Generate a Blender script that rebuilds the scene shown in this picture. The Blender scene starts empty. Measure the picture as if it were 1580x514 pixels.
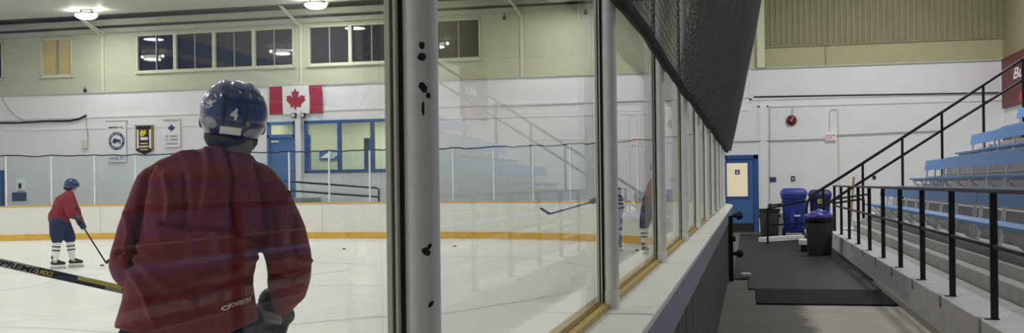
import bpy, bmesh, math, random
from mathutils import Vector, Matrix, noise
from mathutils.bvhtree import BVHTree

random.seed(7)
SC = bpy.context.scene
COL = SC.collection
V = Vector
PI = math.pi

# ------------------------------------------------------------------ camera
FPX, PPX, PPY = 1600.0, 790.0, 287.5
YAW = math.atan(365 / 1600.0)
ROLL = 0.0124
EYE = V((0, 0, 1.49))
R_ = V((math.cos(YAW), math.sin(YAW), 0))
F_ = V((-math.sin(YAW), math.cos(YAW), 0))
U_ = V((0, 0, 1))
RP = R_ * math.cos(ROLL) - U_ * math.sin(ROLL)
UP = R_ * math.sin(ROLL) + U_ * math.cos(ROLL)

cam_d = bpy.data.cameras.new('camera')
cam = bpy.data.objects.new('camera', cam_d)
COL.objects.link(cam)
cam_d.sensor_width = 36.0
cam_d.lens = 36.0 * FPX / 1580.0
cam_d.shift_y = (PPY - 257.0) / 1580.0
cam_d.clip_start = 0.02
cam.matrix_world = Matrix(((RP.x, UP.x, -F_.x, EYE.x), (RP.y, UP.y, -F_.y, EYE.y),
                           (RP.z, UP.z, -F_.z, EYE.z), (0, 0, 0, 1)))
SC.camera = cam


def ray(px, py):
    return F_ * FPX + RP * (px - PPX) + UP * (PPY - py)


def on(px, py, ax, v):
    """point of the line of sight on a plane of the room (measuring aid)"""
    d = ray(px, py)
    return EYE + d * ((v - EYE[ax]) / d[ax])


# ------------------------------------------------------------------ materials
def lin(c):
    return tuple((x / 255 / 12.92) if x / 255 <= 0.04045 else ((x / 255 + 0.055) / 1.055) ** 2.4 for x in c)


def mat(name, rgb, rough=0.6, metal=0.0, var=0.0, scale=6.0, bump=0.0, bscale=40.0, coat=0.0, spec=0.5, emit=None, sheen=0.0):
    m = bpy.data.materials.new(name)
    m.use_nodes = True
    nt = m.node_tree
    b = nt.nodes['Principled BSDF']
    c = lin(rgb)
    b.inputs['Base Color'].default_value = (*c, 1)
    b.inputs['Roughness'].default_value = rough
    b.inputs['Metallic'].default_value = metal
    b.inputs['Specular IOR Level'].default_value = spec
    b.inputs['Coat Weight'].default_value = coat
    b.inputs['Sheen Weight'].default_value = sheen
    tc = nt.nodes.new('ShaderNodeTexCoord')
    if var > 0:
        n = nt.nodes.new('ShaderNodeTexNoise')
        n.inputs['Scale'].default_value = scale
        n.inputs['Detail'].default_value = 6
        nt.links.new(tc.outputs['Object'], n.inputs['Vector'])
        r = nt.nodes.new('ShaderNodeValToRGB')
        r.color_ramp.elements[0].position = 0.3
        r.color_ramp.elements[1].position = 0.7
        r.color_ramp.elements[0].color = (*[x * (1 - var) for x in c], 1)
        r.color_ramp.elements[1].color = (*[min(1, x * (1 + var)) for x in c], 1)
        nt.links.new(n.outputs['Fac'], r.inputs['Fac'])
        nt.links.new(r.outputs['Color'], b.inputs['Base Color'])
    if bump > 0:
        n2 = nt.nodes.new('ShaderNodeTexNoise')
        n2.inputs['Scale'].default_value = bscale
        n2.inputs['Detail'].default_value = 3
        nt.links.new(tc.outputs['Object'], n2.inputs['Vector'])
        bp = nt.nodes.new('ShaderNodeBump')
        bp.inputs['Strength'].default_value = bump
        bp.inputs['Distance'].default_value = 0.01
        nt.links.new(n2.outputs['Fac'], bp.inputs['Height'])
        nt.links.new(bp.outputs['Normal'], b.inputs['Normal'])
    if emit:
        b.inputs['Emission Color'].default_value = (*lin(emit[0]), 1)
        b.inputs['Emission Strength'].default_value = emit[1]
    return m


def math_node(nt, op, a, b=None, c=None):
    n = nt.nodes.new('ShaderNodeMath')
    n.operation = op
    for i, x in enumerate((a, b, c)):
        if x is None:
            continue
        if isinstance(x, (int, float)):
            n.inputs[i].default_value = x
        else:
            nt.links.new(x, n.inputs[i])
    return n.outputs[0]


def glass_mat(name, tint=(0.97, 0.985, 0.975), f0=0.05, gain=0.5):
    m = bpy.data.materials.new(name)
    m.use_nodes = True
    nt = m.node_tree
    nt.nodes.remove(nt.nodes['Principled BSDF'])
    out = nt.nodes['Material Output']
    tr = nt.nodes.new('ShaderNodeBsdfTransparent')
    tr.inputs['Color'].default_value = (*tint, 1)
    gl = nt.nodes.new('ShaderNodeBsdfGlossy')
    gl.inputs['Roughness'].default_value = 0.01
    lw = nt.nodes.new('ShaderNodeLayerWeight')
    lw.inputs['Blend'].default_value = 0.5
    p5 = math_node(nt, 'POWER', lw.outputs['Facing'], 5.0)
    fr = math_node(nt, 'MULTIPLY_ADD', p5, gain * (1 - f0), f0)
    fr = math_node(nt, 'MINIMUM', fr, 0.9)
    mx = nt.nodes.new('ShaderNodeMixShader')
    nt.links.new(fr, mx.inputs['Fac'])
    nt.links.new(tr.outputs[0], mx.inputs[1])
    nt.links.new(gl.outputs[0], mx.inputs[2])
    nt.links.new(mx.outputs[0], out.inputs['Surface'])
    return m


def net_mat(name, rgb, cell, strand):
    m = bpy.data.materials.new(name)
    m.use_nodes = True
    nt = m.node_tree
    b = nt.nodes['Principled BSDF']
    b.inputs['Base Color'].default_value = (*lin(rgb), 1)
    b.inputs['Roughness'].default_value = 0.9
    out = nt.nodes['Material Output']
    uv = nt.nodes.new('ShaderNodeUVMap')
    sp = nt.nodes.new('ShaderNodeSeparateXYZ')
    nt.links.new(uv.outputs['UV'], sp.inputs[0])
    s = math_node(nt, 'ADD', sp.outputs[0], sp.outputs[1])
    d = math_node(nt, 'SUBTRACT', sp.outputs[0], sp.outputs[1])
    ls = []
    for q in (s, d):
        q = math_node(nt, 'DIVIDE', q, cell * 1.4142)
        q = math_node(nt, 'FRACT', q)
        ls.append(math_node(nt, 'LESS_THAN', q, strand / cell))
    k = math_node(nt, 'MAXIMUM', ls[0], ls[1])
    tr = nt.nodes.new('ShaderNodeBsdfTransparent')
    mx = nt.nodes.new('ShaderNodeMixShader')
    nt.links.new(k, mx.inputs['Fac'])
    nt.links.new(tr.outputs[0], mx.inputs[1])
    nt.links.new(b.outputs[0], mx.inputs[2])
    nt.links.new(mx.outputs[0], out.inputs['Surface'])
    return m


MT = {}
MT['white_wall'] = mat('white_painted_block', (226, 227, 229), 0.65, var=0.03, scale=1.2, bump=0.15, bscale=30)
MT['green_wall'] = mat('pale_green_panel', (190, 192, 168), 0.7, var=0.04, scale=0.9, bump=0.1)
MT['green_trim'] = mat('pale_green_trim', (208, 210, 184), 0.6, var=0.03)
MT['olive'] = mat('olive_siding', (142, 139, 108), 0.7, var=0.05, scale=2)
MT['olive_beam'] = mat('olive_beam_paint', (172, 169, 134), 0.7, var=0.05)
MT['steel_beam'] = mat('pale_steel_beam', (184, 186, 166), 0.6, var=0.05)
MT['dark_gap'] = mat('dark_roof_void', (70, 70, 58), 0.9)
MT['ceiling'] = mat('ceiling_sheet', (208, 208, 198), 0.6, var=0.03, scale=3, bump=0.3, bscale=14)
MT['roof'] = mat('roof_deck', (150, 150, 130), 0.8)
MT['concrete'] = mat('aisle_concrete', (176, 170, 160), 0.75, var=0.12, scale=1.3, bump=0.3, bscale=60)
MT['curb'] = mat('curb_concrete', (204, 201, 205), 0.8, var=0.08, scale=5, bump=0.4, bscale=80)
MT['terrace'] = mat('terrace_concrete', (176, 174, 171), 0.85, var=0.12, scale=4, bump=0.3, bscale=60)
MT['rubber'] = mat('black_rubber_mat', (28, 27, 28), 0.75, var=0.2, scale=8, bump=0.5, bscale=120, spec=0.12)
MT['rubber_floor'] = mat('rubber_flooring', (22, 21, 22), 0.5, var=0.35, scale=2, bump=0.25, bscale=60, spec=0.18)
MT['board_white'] = mat('white_board_plastic', (226, 225, 220), 0.35, var=0.02, scale=5)
MT['yellow'] = mat('yellow_board_plastic', (214, 170, 66), 0.4, var=0.08, scale=9)
MT['sill'] = mat('gold_sill', (176, 148, 70), 0.5, var=0.2, scale=30)
MT['ledge'] = mat('white_ledge', (226, 225, 220), 0.45, var=0.04, scale=14)
MT['fascia'] = mat('grey_fascia', (128, 132, 150), 0.6, var=0.12, scale=25)
MT['dark_panel'] = mat('dark_stained_panel', (66, 60, 58), 0.6, var=0.3, scale=9, bump=0.2)
MT['alu'] = mat('painted_aluminium', (226, 228, 226), 0.32, metal=0.0, var=0.05, scale=20)
MT['alu_dark'] = mat('dark_channel', (22, 24, 22), 0.6)
MT['gasket'] = mat('grey_green_gasket', (86, 96, 84), 0.7)
MT['alu_pale'] = mat('pale_channel', (232, 236, 222), 0.4)
MT['glass'] = glass_mat('rink_glass')
MT['glass_far'] = glass_mat('far_glass', (0.925, 0.96, 0.975), 0.025, 0.5)
MT['dark_glass'] = mat('dark_window_glass', (22, 23, 34), 0.03, spec=0.5, var=0.3, scale=1.5)
MT['black_steel'] = mat('black_steel', (20, 20, 21), 0.45, spec=0.4)
MT['black_rubber'] = mat('black_plastic', (24, 24, 26), 0.55)
MT['blue_paint'] = mat('blue_paint', (60, 104, 160), 0.5, var=0.06)
MT['blue_dark'] = mat('dark_blue_paint', (38, 78, 140), 0.5, var=0.06)
MT['seat_blue'] = mat('bench_blue', (102, 150, 210), 0.45, var=0.08, scale=10)
MT['cream'] = mat('lit_cream_pane', (226, 214, 184), 0.6, emit=((230, 215, 180), 0.35))  # emission stands in for the lit corridor behind the door pane
MT['net'] = net_mat('black_netting', (22, 21, 21), 0.045, 0.0135)
MT['net_dense'] = net_mat('black_gathered_netting', (84, 82, 79), 0.022, 0.0065)
MT['rope'] = mat('black_hem_rope', (22, 21, 21), 0.9, bump=0.8, bscale=200)
MT['cable'] = mat('black_cable', (20, 22, 24), 0.6)
MT['red_bell'] = mat('dark_red_enamel', (96, 22, 26), 0.35)
MT['red_sign'] = mat('red_lettering', (196, 40, 44), 0.5)
MT['white'] = mat('white_plastic', (244, 244, 242), 0.45)
MT['offwhite'] = mat('offwhite_cloth', (226, 228, 228), 0.85)
MT['flag_red'] = mat('flag_red_cloth', (156, 32, 50), 0.85, var=0.08)
MT['navy'] = mat('navy_print', (28, 40, 88), 0.7)
MT['navy_cloth'] = mat('navy_cloth', (30, 38, 66), 0.85, var=0.15, scale=30)
MT['track_blue'] = mat('track_suit_blue', (44, 62, 116), 0.85, var=0.15, scale=20)
MT['black_cloth'] = mat('black_cloth', (22, 22, 40), 0.8)
MT['gold'] = mat('gold_print', (218, 182, 44), 0.6)
MT['sign_maroon'] = mat('maroon_sign', (96, 20, 30), 0.5)
MT['lamp'] = mat('lamp_bulb', (255, 255, 248), 0.4, emit=((255, 252, 240), 9.0))
MT['tube'] = mat('lamp_tube', (255, 255, 248), 0.4, emit=((255, 252, 236), 5.0))
MT['housing'] = mat('lamp_housing', (96, 96, 90), 0.5)
MT['bin_blue'] = mat('blue_bin_plastic', (42, 58, 150), 0.45, var=0.06)
MT['bin_navy'] = mat('navy_bin_plastic', (34, 42, 96), 0.5, var=0.06)
MT['bin_grey'] = mat('grey_bin_plastic', (58, 57, 58), 0.55, var=0.12, scale=20)
MT['bag'] = mat('blue_plastic_bag', (70, 72, 178), 0.3, coat=0.3)
MT['lime'] = mat('lime_label', (186, 208, 60), 0.5)
MT['wood'] = mat('pale_wood', (176, 150, 106), 0.6, var=0.1)
MT['lobby'] = mat('lobby_wall', (204, 207, 184), 0.7, var=0.04)
MT['jersey'] = mat('maroon_jersey_cloth', (112, 30, 46), 0.85, var=0.07, scale=60, bump=0.25, bscale=400, sheen=0.1)
MT['jersey2'] = mat('red_jersey_cloth', (124, 34, 50), 0.85, var=0.1, scale=40)
MT['skin'] = mat('skin', (196, 150, 128), 0.55)
MT['hair'] = mat('brown_hair', (122, 104, 88), 0.7, bump=0.8, bscale=180)
MT['helmet'] = mat('navy_helmet_shell', (26, 42, 96), 0.22, coat=0.6, var=0.08, scale=30)
MT['helmet_dark'] = mat('helmet_liner', (24, 26, 38), 0.7)
MT['vent'] = mat('grey_vent_insert', (150, 152, 160), 0.5)
MT['glove'] = mat('dark_navy_glove', (30, 34, 52), 0.6, var=0.2, scale=30, bump=0.4, bscale=80)
MT['glove_panel'] = mat('grey_glove_panel', (116, 112, 116), 0.6)
MT['sock'] = mat('white_sock', (226, 226, 224), 0.85)
MT['boot'] = mat('black_skate_boot', (28, 28, 30), 0.4)
MT['steel'] = mat('steel_blade', (190, 192, 196), 0.25, metal=0.8)
MT['stick_black'] = mat('black_stick', (26, 27, 32), 0.35)
MT['stick_grey'] = mat('grey_stick', (150, 150, 150), 0.4)
MT['stick_silver'] = mat('silver_lettering', (206, 208, 208), 0.4)
MT['stick_yellow'] = mat('yellow_stick_stripe', (214, 206, 70), 0.4)
MT['puck'] = mat('black_puck', (18, 18, 19), 0.6)
MT['mark'] = mat('skate_mark', (176, 178, 182), 0.5)
MT['plaque'] = mat('blue_plaque', (44, 66, 110), 0.5)
MT['beige'] = mat('beige_blind', (196, 180, 128), 0.7)
MT['beige2'] = mat('beige_box', (206, 206, 190), 0.6)

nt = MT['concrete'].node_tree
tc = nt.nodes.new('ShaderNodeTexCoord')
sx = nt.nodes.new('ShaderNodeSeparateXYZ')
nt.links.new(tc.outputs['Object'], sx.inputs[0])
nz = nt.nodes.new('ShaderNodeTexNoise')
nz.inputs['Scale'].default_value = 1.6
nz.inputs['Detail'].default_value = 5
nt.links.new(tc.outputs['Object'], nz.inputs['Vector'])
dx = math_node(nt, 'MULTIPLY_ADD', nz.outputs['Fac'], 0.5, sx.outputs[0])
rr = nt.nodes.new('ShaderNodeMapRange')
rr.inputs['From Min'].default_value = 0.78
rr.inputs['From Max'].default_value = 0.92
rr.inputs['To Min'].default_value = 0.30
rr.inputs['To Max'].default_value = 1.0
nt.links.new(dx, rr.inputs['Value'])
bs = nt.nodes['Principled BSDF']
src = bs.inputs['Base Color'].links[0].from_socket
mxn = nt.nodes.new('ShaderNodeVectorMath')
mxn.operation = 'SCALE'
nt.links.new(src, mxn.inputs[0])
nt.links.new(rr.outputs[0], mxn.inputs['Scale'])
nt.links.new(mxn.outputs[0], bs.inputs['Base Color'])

# ice: white, slightly glossy, swept by skate scratches
ice = mat('ice_sheet', (236, 235, 230), 0.32, spec=0.35)
nt = ice.node_tree
tc = nt.nodes.new('ShaderNodeTexCoord')
mp = nt.nodes.new('ShaderNodeMapping')
mp.inputs['Rotation'].default_value = (0, 0, 0.5)
mp.inputs['Scale'].default_value = (0.5, 5.0, 1)
nz = nt.nodes.new('ShaderNodeTexNoise')
nz.inputs['Scale'].default_value = 2.2
nz.inputs['Detail'].default_value = 8
nt.links.new(tc.outputs['Object'], mp.inputs[0])
nt.links.new(mp.outputs[0], nz.inputs['Vector'])
rr = nt.nodes.new('ShaderNodeValToRGB')
rr.color_ramp.elements[0].position = 0.3
rr.color_ramp.elements[1].position = 0.55
rr.color_ramp.elements[0].color = (*lin((222, 222, 220)), 1)
rr.color_ramp.elements[1].color = (*lin((238, 237, 232)), 1)
nt.links.new(nz.outputs['Fac'], rr.inputs['Fac'])
nt.links.new(rr.outputs['Color'], nt.nodes['Principled BSDF'].inputs['Base Color'])
MT['ice'] = ice


# ------------------------------------------------------------------ mesh builder
class MB:
    def __init__(s):
        s.v, s.f, s.uv, s.mi = [], [], None, []

    def quadbox(s, c, ax, ay, az):
        """box from a centre and three half-axis vectors"""
        b = len(s.v)
        for i in (-1, 1):
            for j in (-1, 1):
                for k in (-1, 1):
                    s.v.append(c + ax * i + ay * j + az * k)
        fs = [(0, 1, 3, 2), (4, 6, 7, 5), (0, 4, 5, 1), (2, 3, 7, 6), (0, 2, 6, 4), (1, 5, 7, 3)]
        if ax.cross(ay).dot(az) < 0:
            fs = [tuple(reversed(f)) for f in fs]
        s.f += [tuple(b + i for i in f) for f in fs]
        return s

    def box(s, x0, x1, y0, y1, z0, z1):
        return s.quadbox(V(((x0 + x1) / 2, (y0 + y1) / 2, (z0 + z1) / 2)), V((abs(x1 - x0) / 2, 0, 0)),
                         V((0, abs(y1 - y0) / 2, 0)), V((0, 0, abs(z1 - z0) / 2)))

    def bar(s, a, b, w, h, up=V((0, 0, 1))):
        a, b = V(a), V(b)
        t = (b - a).normalized()
        sd = t.cross(up)
        if sd.length < 1e-4:
            sd = t.cross(V((0, 1, 0)))
        sd.normalize()
        u = sd.cross(t)
        return s.quadbox((a + b) / 2, t * ((b - a).length / 2), sd * w / 2, u * h / 2)

    def rings(s, rs, cap=True, closed=False):
        b = len(s.v)
        n = len(rs[0])
        for r in rs:
            s.v += [V(p) for p in r]
        m = len(rs)
        for i in range(m if closed else m - 1):
            i2 = (i + 1) % m
            for j in range(n):
                k = (j + 1) % n
                s.f.append((b + i * n + j, b + i * n + k, b + i2 * n + k, b + i2 * n + j))
        if cap and not closed:
            s.f.append(tuple(b + j for j in reversed(range(n))))
            s.f.append(tuple(b + (m - 1) * n + j for j in range(n)))
        return s

    def tube(s, pts, r, n=10, cap=True, taper=None):
        pts = [V(p) for p in pts]
        rs = []
        ref = None
        for i, p in enumerate(pts):
            t = (pts[min(i + 1, len(pts) - 1)] - pts[max(i - 1, 0)]).normalized()
            if ref is None:
                ref = V((0, 0, 1)) if abs(t.z) < 0.9 else V((0, 1, 0))
            u = (ref - t * ref.dot(t)).normalized()
            w = t.cross(u)
            ref = u
            rad = r[i] if isinstance(r, (list, tuple)) else r
            rs.append([p + (u * math.cos(2 * PI * k / n) + w * math.sin(2 * PI * k / n)) * rad for k in range(n)])
        return s.rings(rs, cap)

    def chain(s, pts, rad, n=16):
        """round-ended tapering tube"""
        pts = [V(p) for p in pts]
        P, Rr = [], []
        t0 = (pts[0] - pts[1]).normalized()
        t1 = (pts[-1] - pts[-2]).normalized()
        for a in (80, 55, 28):
            P.append(pts[0] + t0 * rad[0] * math.sin(math.radians(a)))
            Rr.append(rad[0] * math.cos(math.radians(a)))
        for i in range(len(pts)):
            P.append(pts[i]); Rr.append(rad[i])
            if i < len(pts) - 1:
                P.append((pts[i] + pts[i + 1]) / 2); Rr.append((rad[i] + rad[i + 1]) / 2)
        for a in (28, 55, 80):
            P.append(pts[-1] + t1 * rad[-1] * math.sin(math.radians(a)))
            Rr.append(rad[-1] * math.cos(math.radians(a)))
        return s.tube(P, Rr, n)

    def ell(s, c, rx, ry, rz, axes=None, nu=20, nv=12, fn=None):
        c = V(c)
        ax = axes or (V((1, 0, 0)), V((0, 1, 0)), V((0, 0, 1)))
        rs = []
        for i in range(nv + 1):
            th = PI * (0.02 + 0.96 * i / nv)
            ring = []
            for j in range(nu):
                ph = 2 * PI * j / nu
                d = V((math.sin(th) * math.cos(ph), math.sin(th) * math.sin(ph), -math.cos(th)))
                k = fn(d) if fn else 1.0
                ring.append(c + ax[0] * rx * d.x * k + ax[1] * ry * d.y * k + ax[2] * rz * d.z * k)
            rs.append(ring)
        return s.rings(rs)

    def lathe(s, c, prof, n=24, axis=None):
        c = V(c)
        w = V(axis).normalized() if axis is not None else V((0, 0, 1))
        u = w.cross(V((0, 1, 0)))
        if u.length < 1e-3:
            u = w.cross(V((1, 0, 0)))
        u.normalize()
        t = w.cross(u)
        rs = [[c + w * h + (u * math.cos(2 * PI * k / n) + t * math.sin(2 * PI * k / n)) * r for k in range(n)] for r, h in prof]
        return s.rings(rs)

    def prism(s, poly, o, ex, ey, nrm, depth):
        """extrude a 2D outline; front face at o, thickness backwards along -nrm"""
        o, ex, ey, nrm = V(o), V(ex), V(ey), V(nrm)
        n = len(poly)
        b = len(s.v)
        s.v += [o + ex * p[0] + ey * p[1] for p in poly]
        s.v += [o + ex * p[0] + ey * p[1] - nrm * depth for p in poly]
        s.f.append(tuple(b + i for i in range(n)))
        s.f.append(tuple(b + n + i for i in reversed(range(n))))
        for i in range(n):
            k = (i + 1) % n
            s.f.append((b + i, b + n + i, b + n + k, b + k))
        return s

    def build(s, name, m, parent=None, smooth=True, bevel=0.0, ang=40):
        me = bpy.data.meshes.new(name)
        me.from_pydata([tuple(p) for p in s.v], [], s.f)
        bm = bmesh.new()
        bm.from_mesh(me)
        bmesh.ops.recalc_face_normals(bm, faces=bm.faces)
        bm.to_mesh(me)
        bm.free()
        return link(name, me, m, parent, smooth, bevel, ang)


def link(name, me, m, parent=None, smooth=True, bevel=0.0, ang=40):
    o = bpy.data.objects.new(name, me)
    COL.objects.link(o)
    for mm in (m if isinstance(m, (list, tuple)) else [m]):
        me.materials.append(MT[mm] if isinstance(mm, str) else mm)
    if smooth:
        me.shade_smooth()
        me.set_sharp_from_angle(angle=math.radians(ang))
    if bevel > 0:
        b = o.modifiers.new('bevel', 'BEVEL')
        b.width = bevel
        b.segments = 2
        b.limit_method = 'ANGLE'
        b.angle_limit = math.radians(50)
    if parent:
        setp(o, parent)
    return o


def wloc(o):
    """world location of a thing (nothing here is rotated as an object)"""
    p = o.location.copy()
    if o.parent:
        p = p + o.matrix_parent_inverse.translation + wloc(o.parent)
    return p


def setp(o, parent):
    o.parent = parent
    o.matrix_parent_inverse = Matrix.Translation(-wloc(parent))


def tag(o, label, cat, group=None, kind=None):
    o['label'] = label
    o['category'] = cat
    if group:
        o['group'] = group
    if kind:
        o['kind'] = kind
    return o


def thing(name, loc, label, cat, group=None):
    o = bpy.data.objects.new(name, None)
    COL.objects.link(o)
    o.empty_display_size = 0.1
    o.location = loc
    return tag(o, label, cat, group)


def struct(o):
    o['kind'] = 'structure'
    return o


def copy_tree(o, parent=None):
    c = o.copy()
    COL.objects.link(c)
    if parent:
        c.parent = parent
        c.matrix_parent_inverse = o.matrix_parent_inverse.copy()
    for ch in list(o.children):
        copy_tree(ch, c)
    return c


def text(name, body, h, o, ex, ey, m, parent=None, w=None, shear=0.0, align='LEFT', fat=0.0, ext=0.0015):
    cu = bpy.data.curves.new(name, 'FONT')
    cu.body = body
    cu.align_x = align
    cu.shear = shear
    cu.offset = fat
    cu.extrude = 0.001
    t = bpy.data.objects.new(name + '_tmp', cu)
    COL.objects.link(t)
    dg = bpy.context.evaluated_depsgraph_get()
    me = bpy.data.meshes.new_from_object(t.evaluated_get(dg))
    bpy.data.objects.remove(t)
    bpy.data.curves.remove(cu)
    xs = [v.co.x for v in me.vertices]
    ys = [v.co.y for v in me.vertices]
    x0, x1, y0, y1 = min(xs), max(xs), min(ys), max(ys)
    sy = h / (y1 - y0)
    sx = (w / (x1 - x0)) if w else sy
    xo = {'LEFT': x0, 'CENTER': (x0 + x1) / 2, 'RIGHT': x1}[align]
    o, ex, ey = V(o), V(ex).normalized(), V(ey).normalized()
    n = ex.cross(ey)
    for v in me.vertices:
        v.co = o + ex * ((v.co.x - xo) * sx) + ey * ((v.co.y - y0) * sy) + n * (ext if v.co.z > 0 else 0)
    return link(name, me, m, parent, False)


def fuse(name, mb, m, parent=None, voxel=0.01, smooth=6, fn=None):
    me = bpy.data.meshes.new(name + '_raw')
    me.from_pydata([tuple(p) for p in mb.v], [], mb.f)
    bm = bmesh.new()
    bm.from_mesh(me)
    bmesh.ops.recalc_face_normals(bm, faces=bm.faces)
    bm.to_mesh(me)
    bm.free()
    t = bpy.data.objects.new(name + '_raw', me)
    COL.objects.link(t)
    r = t.modifiers.new('r', 'REMESH')
    r.mode = 'VOXEL'
    r.voxel_size = voxel
    if smooth:
        q = t.modifiers.new('s', 'SMOOTH')
        q.iterations = smooth
        q.factor = 0.5
    dg = bpy.context.evaluated_depsgraph_get()
    out = bpy.data.meshes.new_from_object(t.evaluated_get(dg))
    bpy.data.objects.remove(t)
    bpy.data.meshes.remove(me)
    out.name = name
    if fn:
        nrm = [v.normal.copy() for v in out.vertices]
        for v, n in zip(out.vertices, nrm):
            v.co = v.co + n * fn(v.co, n)
    return link(name, out, m, parent, True, ang=180)


ORD = ['nearest', 'second', 'third', 'fourth', 'fifth', 'sixth', 'seventh', 'eighth', 'ninth', 'tenth', 'eleventh', 'twelfth',
       'thirteenth', 'fourteenth', 'fifteenth', 'sixteenth', 'seventeenth', 'eighteenth', 'nineteenth', 'twentieth',
       'twenty-first', 'twenty-second', 'twenty-third', 'twenty-fourth', 'twenty-fifth', 'twenty-sixth', 'twenty-seventh', 'twenty-eighth']

# ------------------------------------------------------------------ room shell
YW = 32.5          # end wall
XL, XR = -27.0, 7.24
YB = -7.0
ZW = 5.0
ZT = 9.0


def wall_grid(x0, x1, z0, z1, holes, y0, y1):
    xs = sorted({x0, x1, *[h[0] for h in holes], *[h[1] for h in holes]})
    zs = sorted({z0, z1, *[h[2] for h in holes], *[h[3] for h in holes]})
    mb = MB()
    for i in range(len(xs) - 1):
        run = None
        for j in range(len(zs) - 1):
            cx, cz = (xs[i] + xs[i + 1]) / 2, (zs[j] + zs[j + 1]) / 2
            inside = any(h[0] < cx < h[1] and h[2] < cz < h[3] for h in holes)
            if not inside:
                mb.box(xs[i], xs[i + 1], y0, y1, zs[j], zs[j + 1])
    return mb


DOOR_L = (-15.92, -14.90, 1.2, 3.77)
LOBBY = (-14.56, -10.35, 2.02, 3.78)
DOOR_R = (-0.75, 0.29, 0.0, 2.36)
DOOR_F = (-27.0, -26.24, 0.0, 2.30)
struct(wall_grid(XL, XR, 0, ZW, [DOOR_L, LOBBY, DOOR_R], YW, YW + 0.3).build('wall_back', 'white_wall', smooth=False))
WINS = [(-20.84, -14.90, 5.64, 6.96), (-14.38, -8.40, 5.64, 6.96), (-24.68, -23.40, 5.62, 6.97), (-27.0, -26.25, 5.6, 6.97)]
struct(wall_grid(XL, 0.30, ZW, ZT, WINS, YW + 0.02, YW + 0.3).build('wall_back_upper', 'green_wall', smooth=False))
# siding above the bleachers: one corrugated sheet
mb = MB()
prof = []
x = 0.30
while x < XR:
    prof += [(x, 0.0), (x + 0.045, 0.0), (x + 0.06, 0.03), (x + 0.155, 0.03)]
    x += 0.17
prof.append((XR, 0.0))
ringA = [V((p[0], YW + 0.02 - p[1], 5.60)) for p in prof]
ringB = [V((p[0], YW + 0.02 - p[1], ZT)) for p in prof]
b0 = len(mb.v)
mb.v += ringA + ringB
n = len(prof)
mb.f += [(i, i + 1, n + i + 1, n + i) for i in range(n - 1)]
struct(mb.build('wall_back_siding', 'olive', smooth=False))
struct(MB().box(0.3, XR, YW - 0.02, YW + 0.3, ZW, 5.60).build('wall_back_beam', 'olive_beam', smooth=False))
tr_i = [0]


def trim(mb, m, **k):
    tr_i[0] += 1
    return struct(mb.build('trim_%d' % tr_i[0], m, **k))


trim(MB().box(0.30, 0.53, YW - 0.12, YW + 0.05, ZW, ZT), 'green_trim', smooth=False, bevel=0.01)          # column beside the net
trim(MB().box(2.28, 2.32, YW - 0.035, YW, ZW, 5.62), 'olive', smooth=False)
trim(MB().box(0.53, XR, YW - 0.06, YW, 5.60, 5.64), 'olive', smooth=False)
trim(MB().box(XL, XR, YW - 0.05, YW + 0.02, ZW - 0.035, ZW + 0.015), 'steel_beam', smooth=False)          # lip between white and green
for x in (-22.17, -14.64, -7.03):
    trim(MB().box(x - 0.05, x + 0.05, YW - 0.04, YW + 0.02, ZW, 7.3), 'green_trim', smooth=False, bevel=0.008)
trim(MB().box(XL, 0.3, YW - 0.12, YW + 0.02, 7.06, 7.22), 'steel_beam', smooth=False, bevel=0.01)
trim(MB().box(XL, 0.3, YW - 0.30, YW - 0.12, 7.30, 7.50), 'steel_beam', smooth=False, bevel=0.01)
trim(MB().box(XL, 0.3, YW - 0.04, YW + 0.02, 7.22, 8.0), 'dark_gap', smooth=False)
trim(MB().box(-14.83, -14.62, YW - 0.16, YW, 0, 4.15), 'white_wall', smooth=False, bevel=0.01)           # pilaster beside the blue door
for za, zb, d in ((4.10, 4.16, 0.03), (3.70, 3.74, 0.02)):
    trim(MB().box(XL, 0.05, YW - d, YW, za, zb), 'white_wall', smooth=False)
# block wall by the aisle: shallow frames around the recessed fields
for x0, x1, z0, z1 in ((0.06, 0.12, 3.95, 5.0), (0.30, 0.36, 0, 3.85), (0.56, 0.62, 0, 3.85), (0.30, XR, 3.80, 3.86), (0.06, XR, 4.02, 4.08)):
    trim(MB().box(x0, x1, YW - 0.03, YW, z0, z1), 'white_wall', smooth=False)
for x0, x1 in ((0.36, 0.56),):
    trim(MB().box(x0, x1, YW - 0.05, YW, 0, 3.80), 'white_wall', smooth=False)

struct(MB().box(XL - 0.3, XL, YB, YW + 0.3, 0, ZT).build('wall_left', 'white_wall', smooth=False))
struct(MB().box(XR, XR + 0.3, YB, YW + 0.3, 0, ZW).build('wall_right', 'white_wall', smooth=False))
struct(MB().box(XR, XR + 0.3, YB, YW + 0.3, ZW, ZT).build('wall_right_upper', 'olive', smooth=False))
struct(MB().box(XL - 0.3, XR + 0.3, YB - 0.3, YB, 0, ZT).build('wall_front', 'white_wall', smooth=False))
struct(MB().box(XL - 0.3, XR + 0.3, YB - 0.3, YW + 0.3, ZT, ZT + 0.2).build('ceiling', 'roof', smooth=False))
struct(MB().box(XL, 0.3, YB, YW - 0.95, 7.55, 7.62).build('ceiling_rink', 'ceiling', smooth=False))
trim(MB().box(XL, 0.3, YW - 0.97, YW - 0.90, 7.52, 7.72), 'dark_gap', smooth=False)
trim(MB().box(0.3, 0.42, YB, YW, 7.5, ZT), 'roof', smooth=False)
for x in (-22.17, -14.64, -7.03):                                                                     # knee braces under the roof edge
    trim(MB().bar((x - 0.35, YW - 0.95, 7.58), (x, YW - 0.12, 6.98), 0.09, 0.07), 'green_trim', smooth=False)
struct(MB().box(XL, XR, YB, YW + 0.3, -0.3, -0.01).build('floor', 'concrete', smooth=False))

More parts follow.
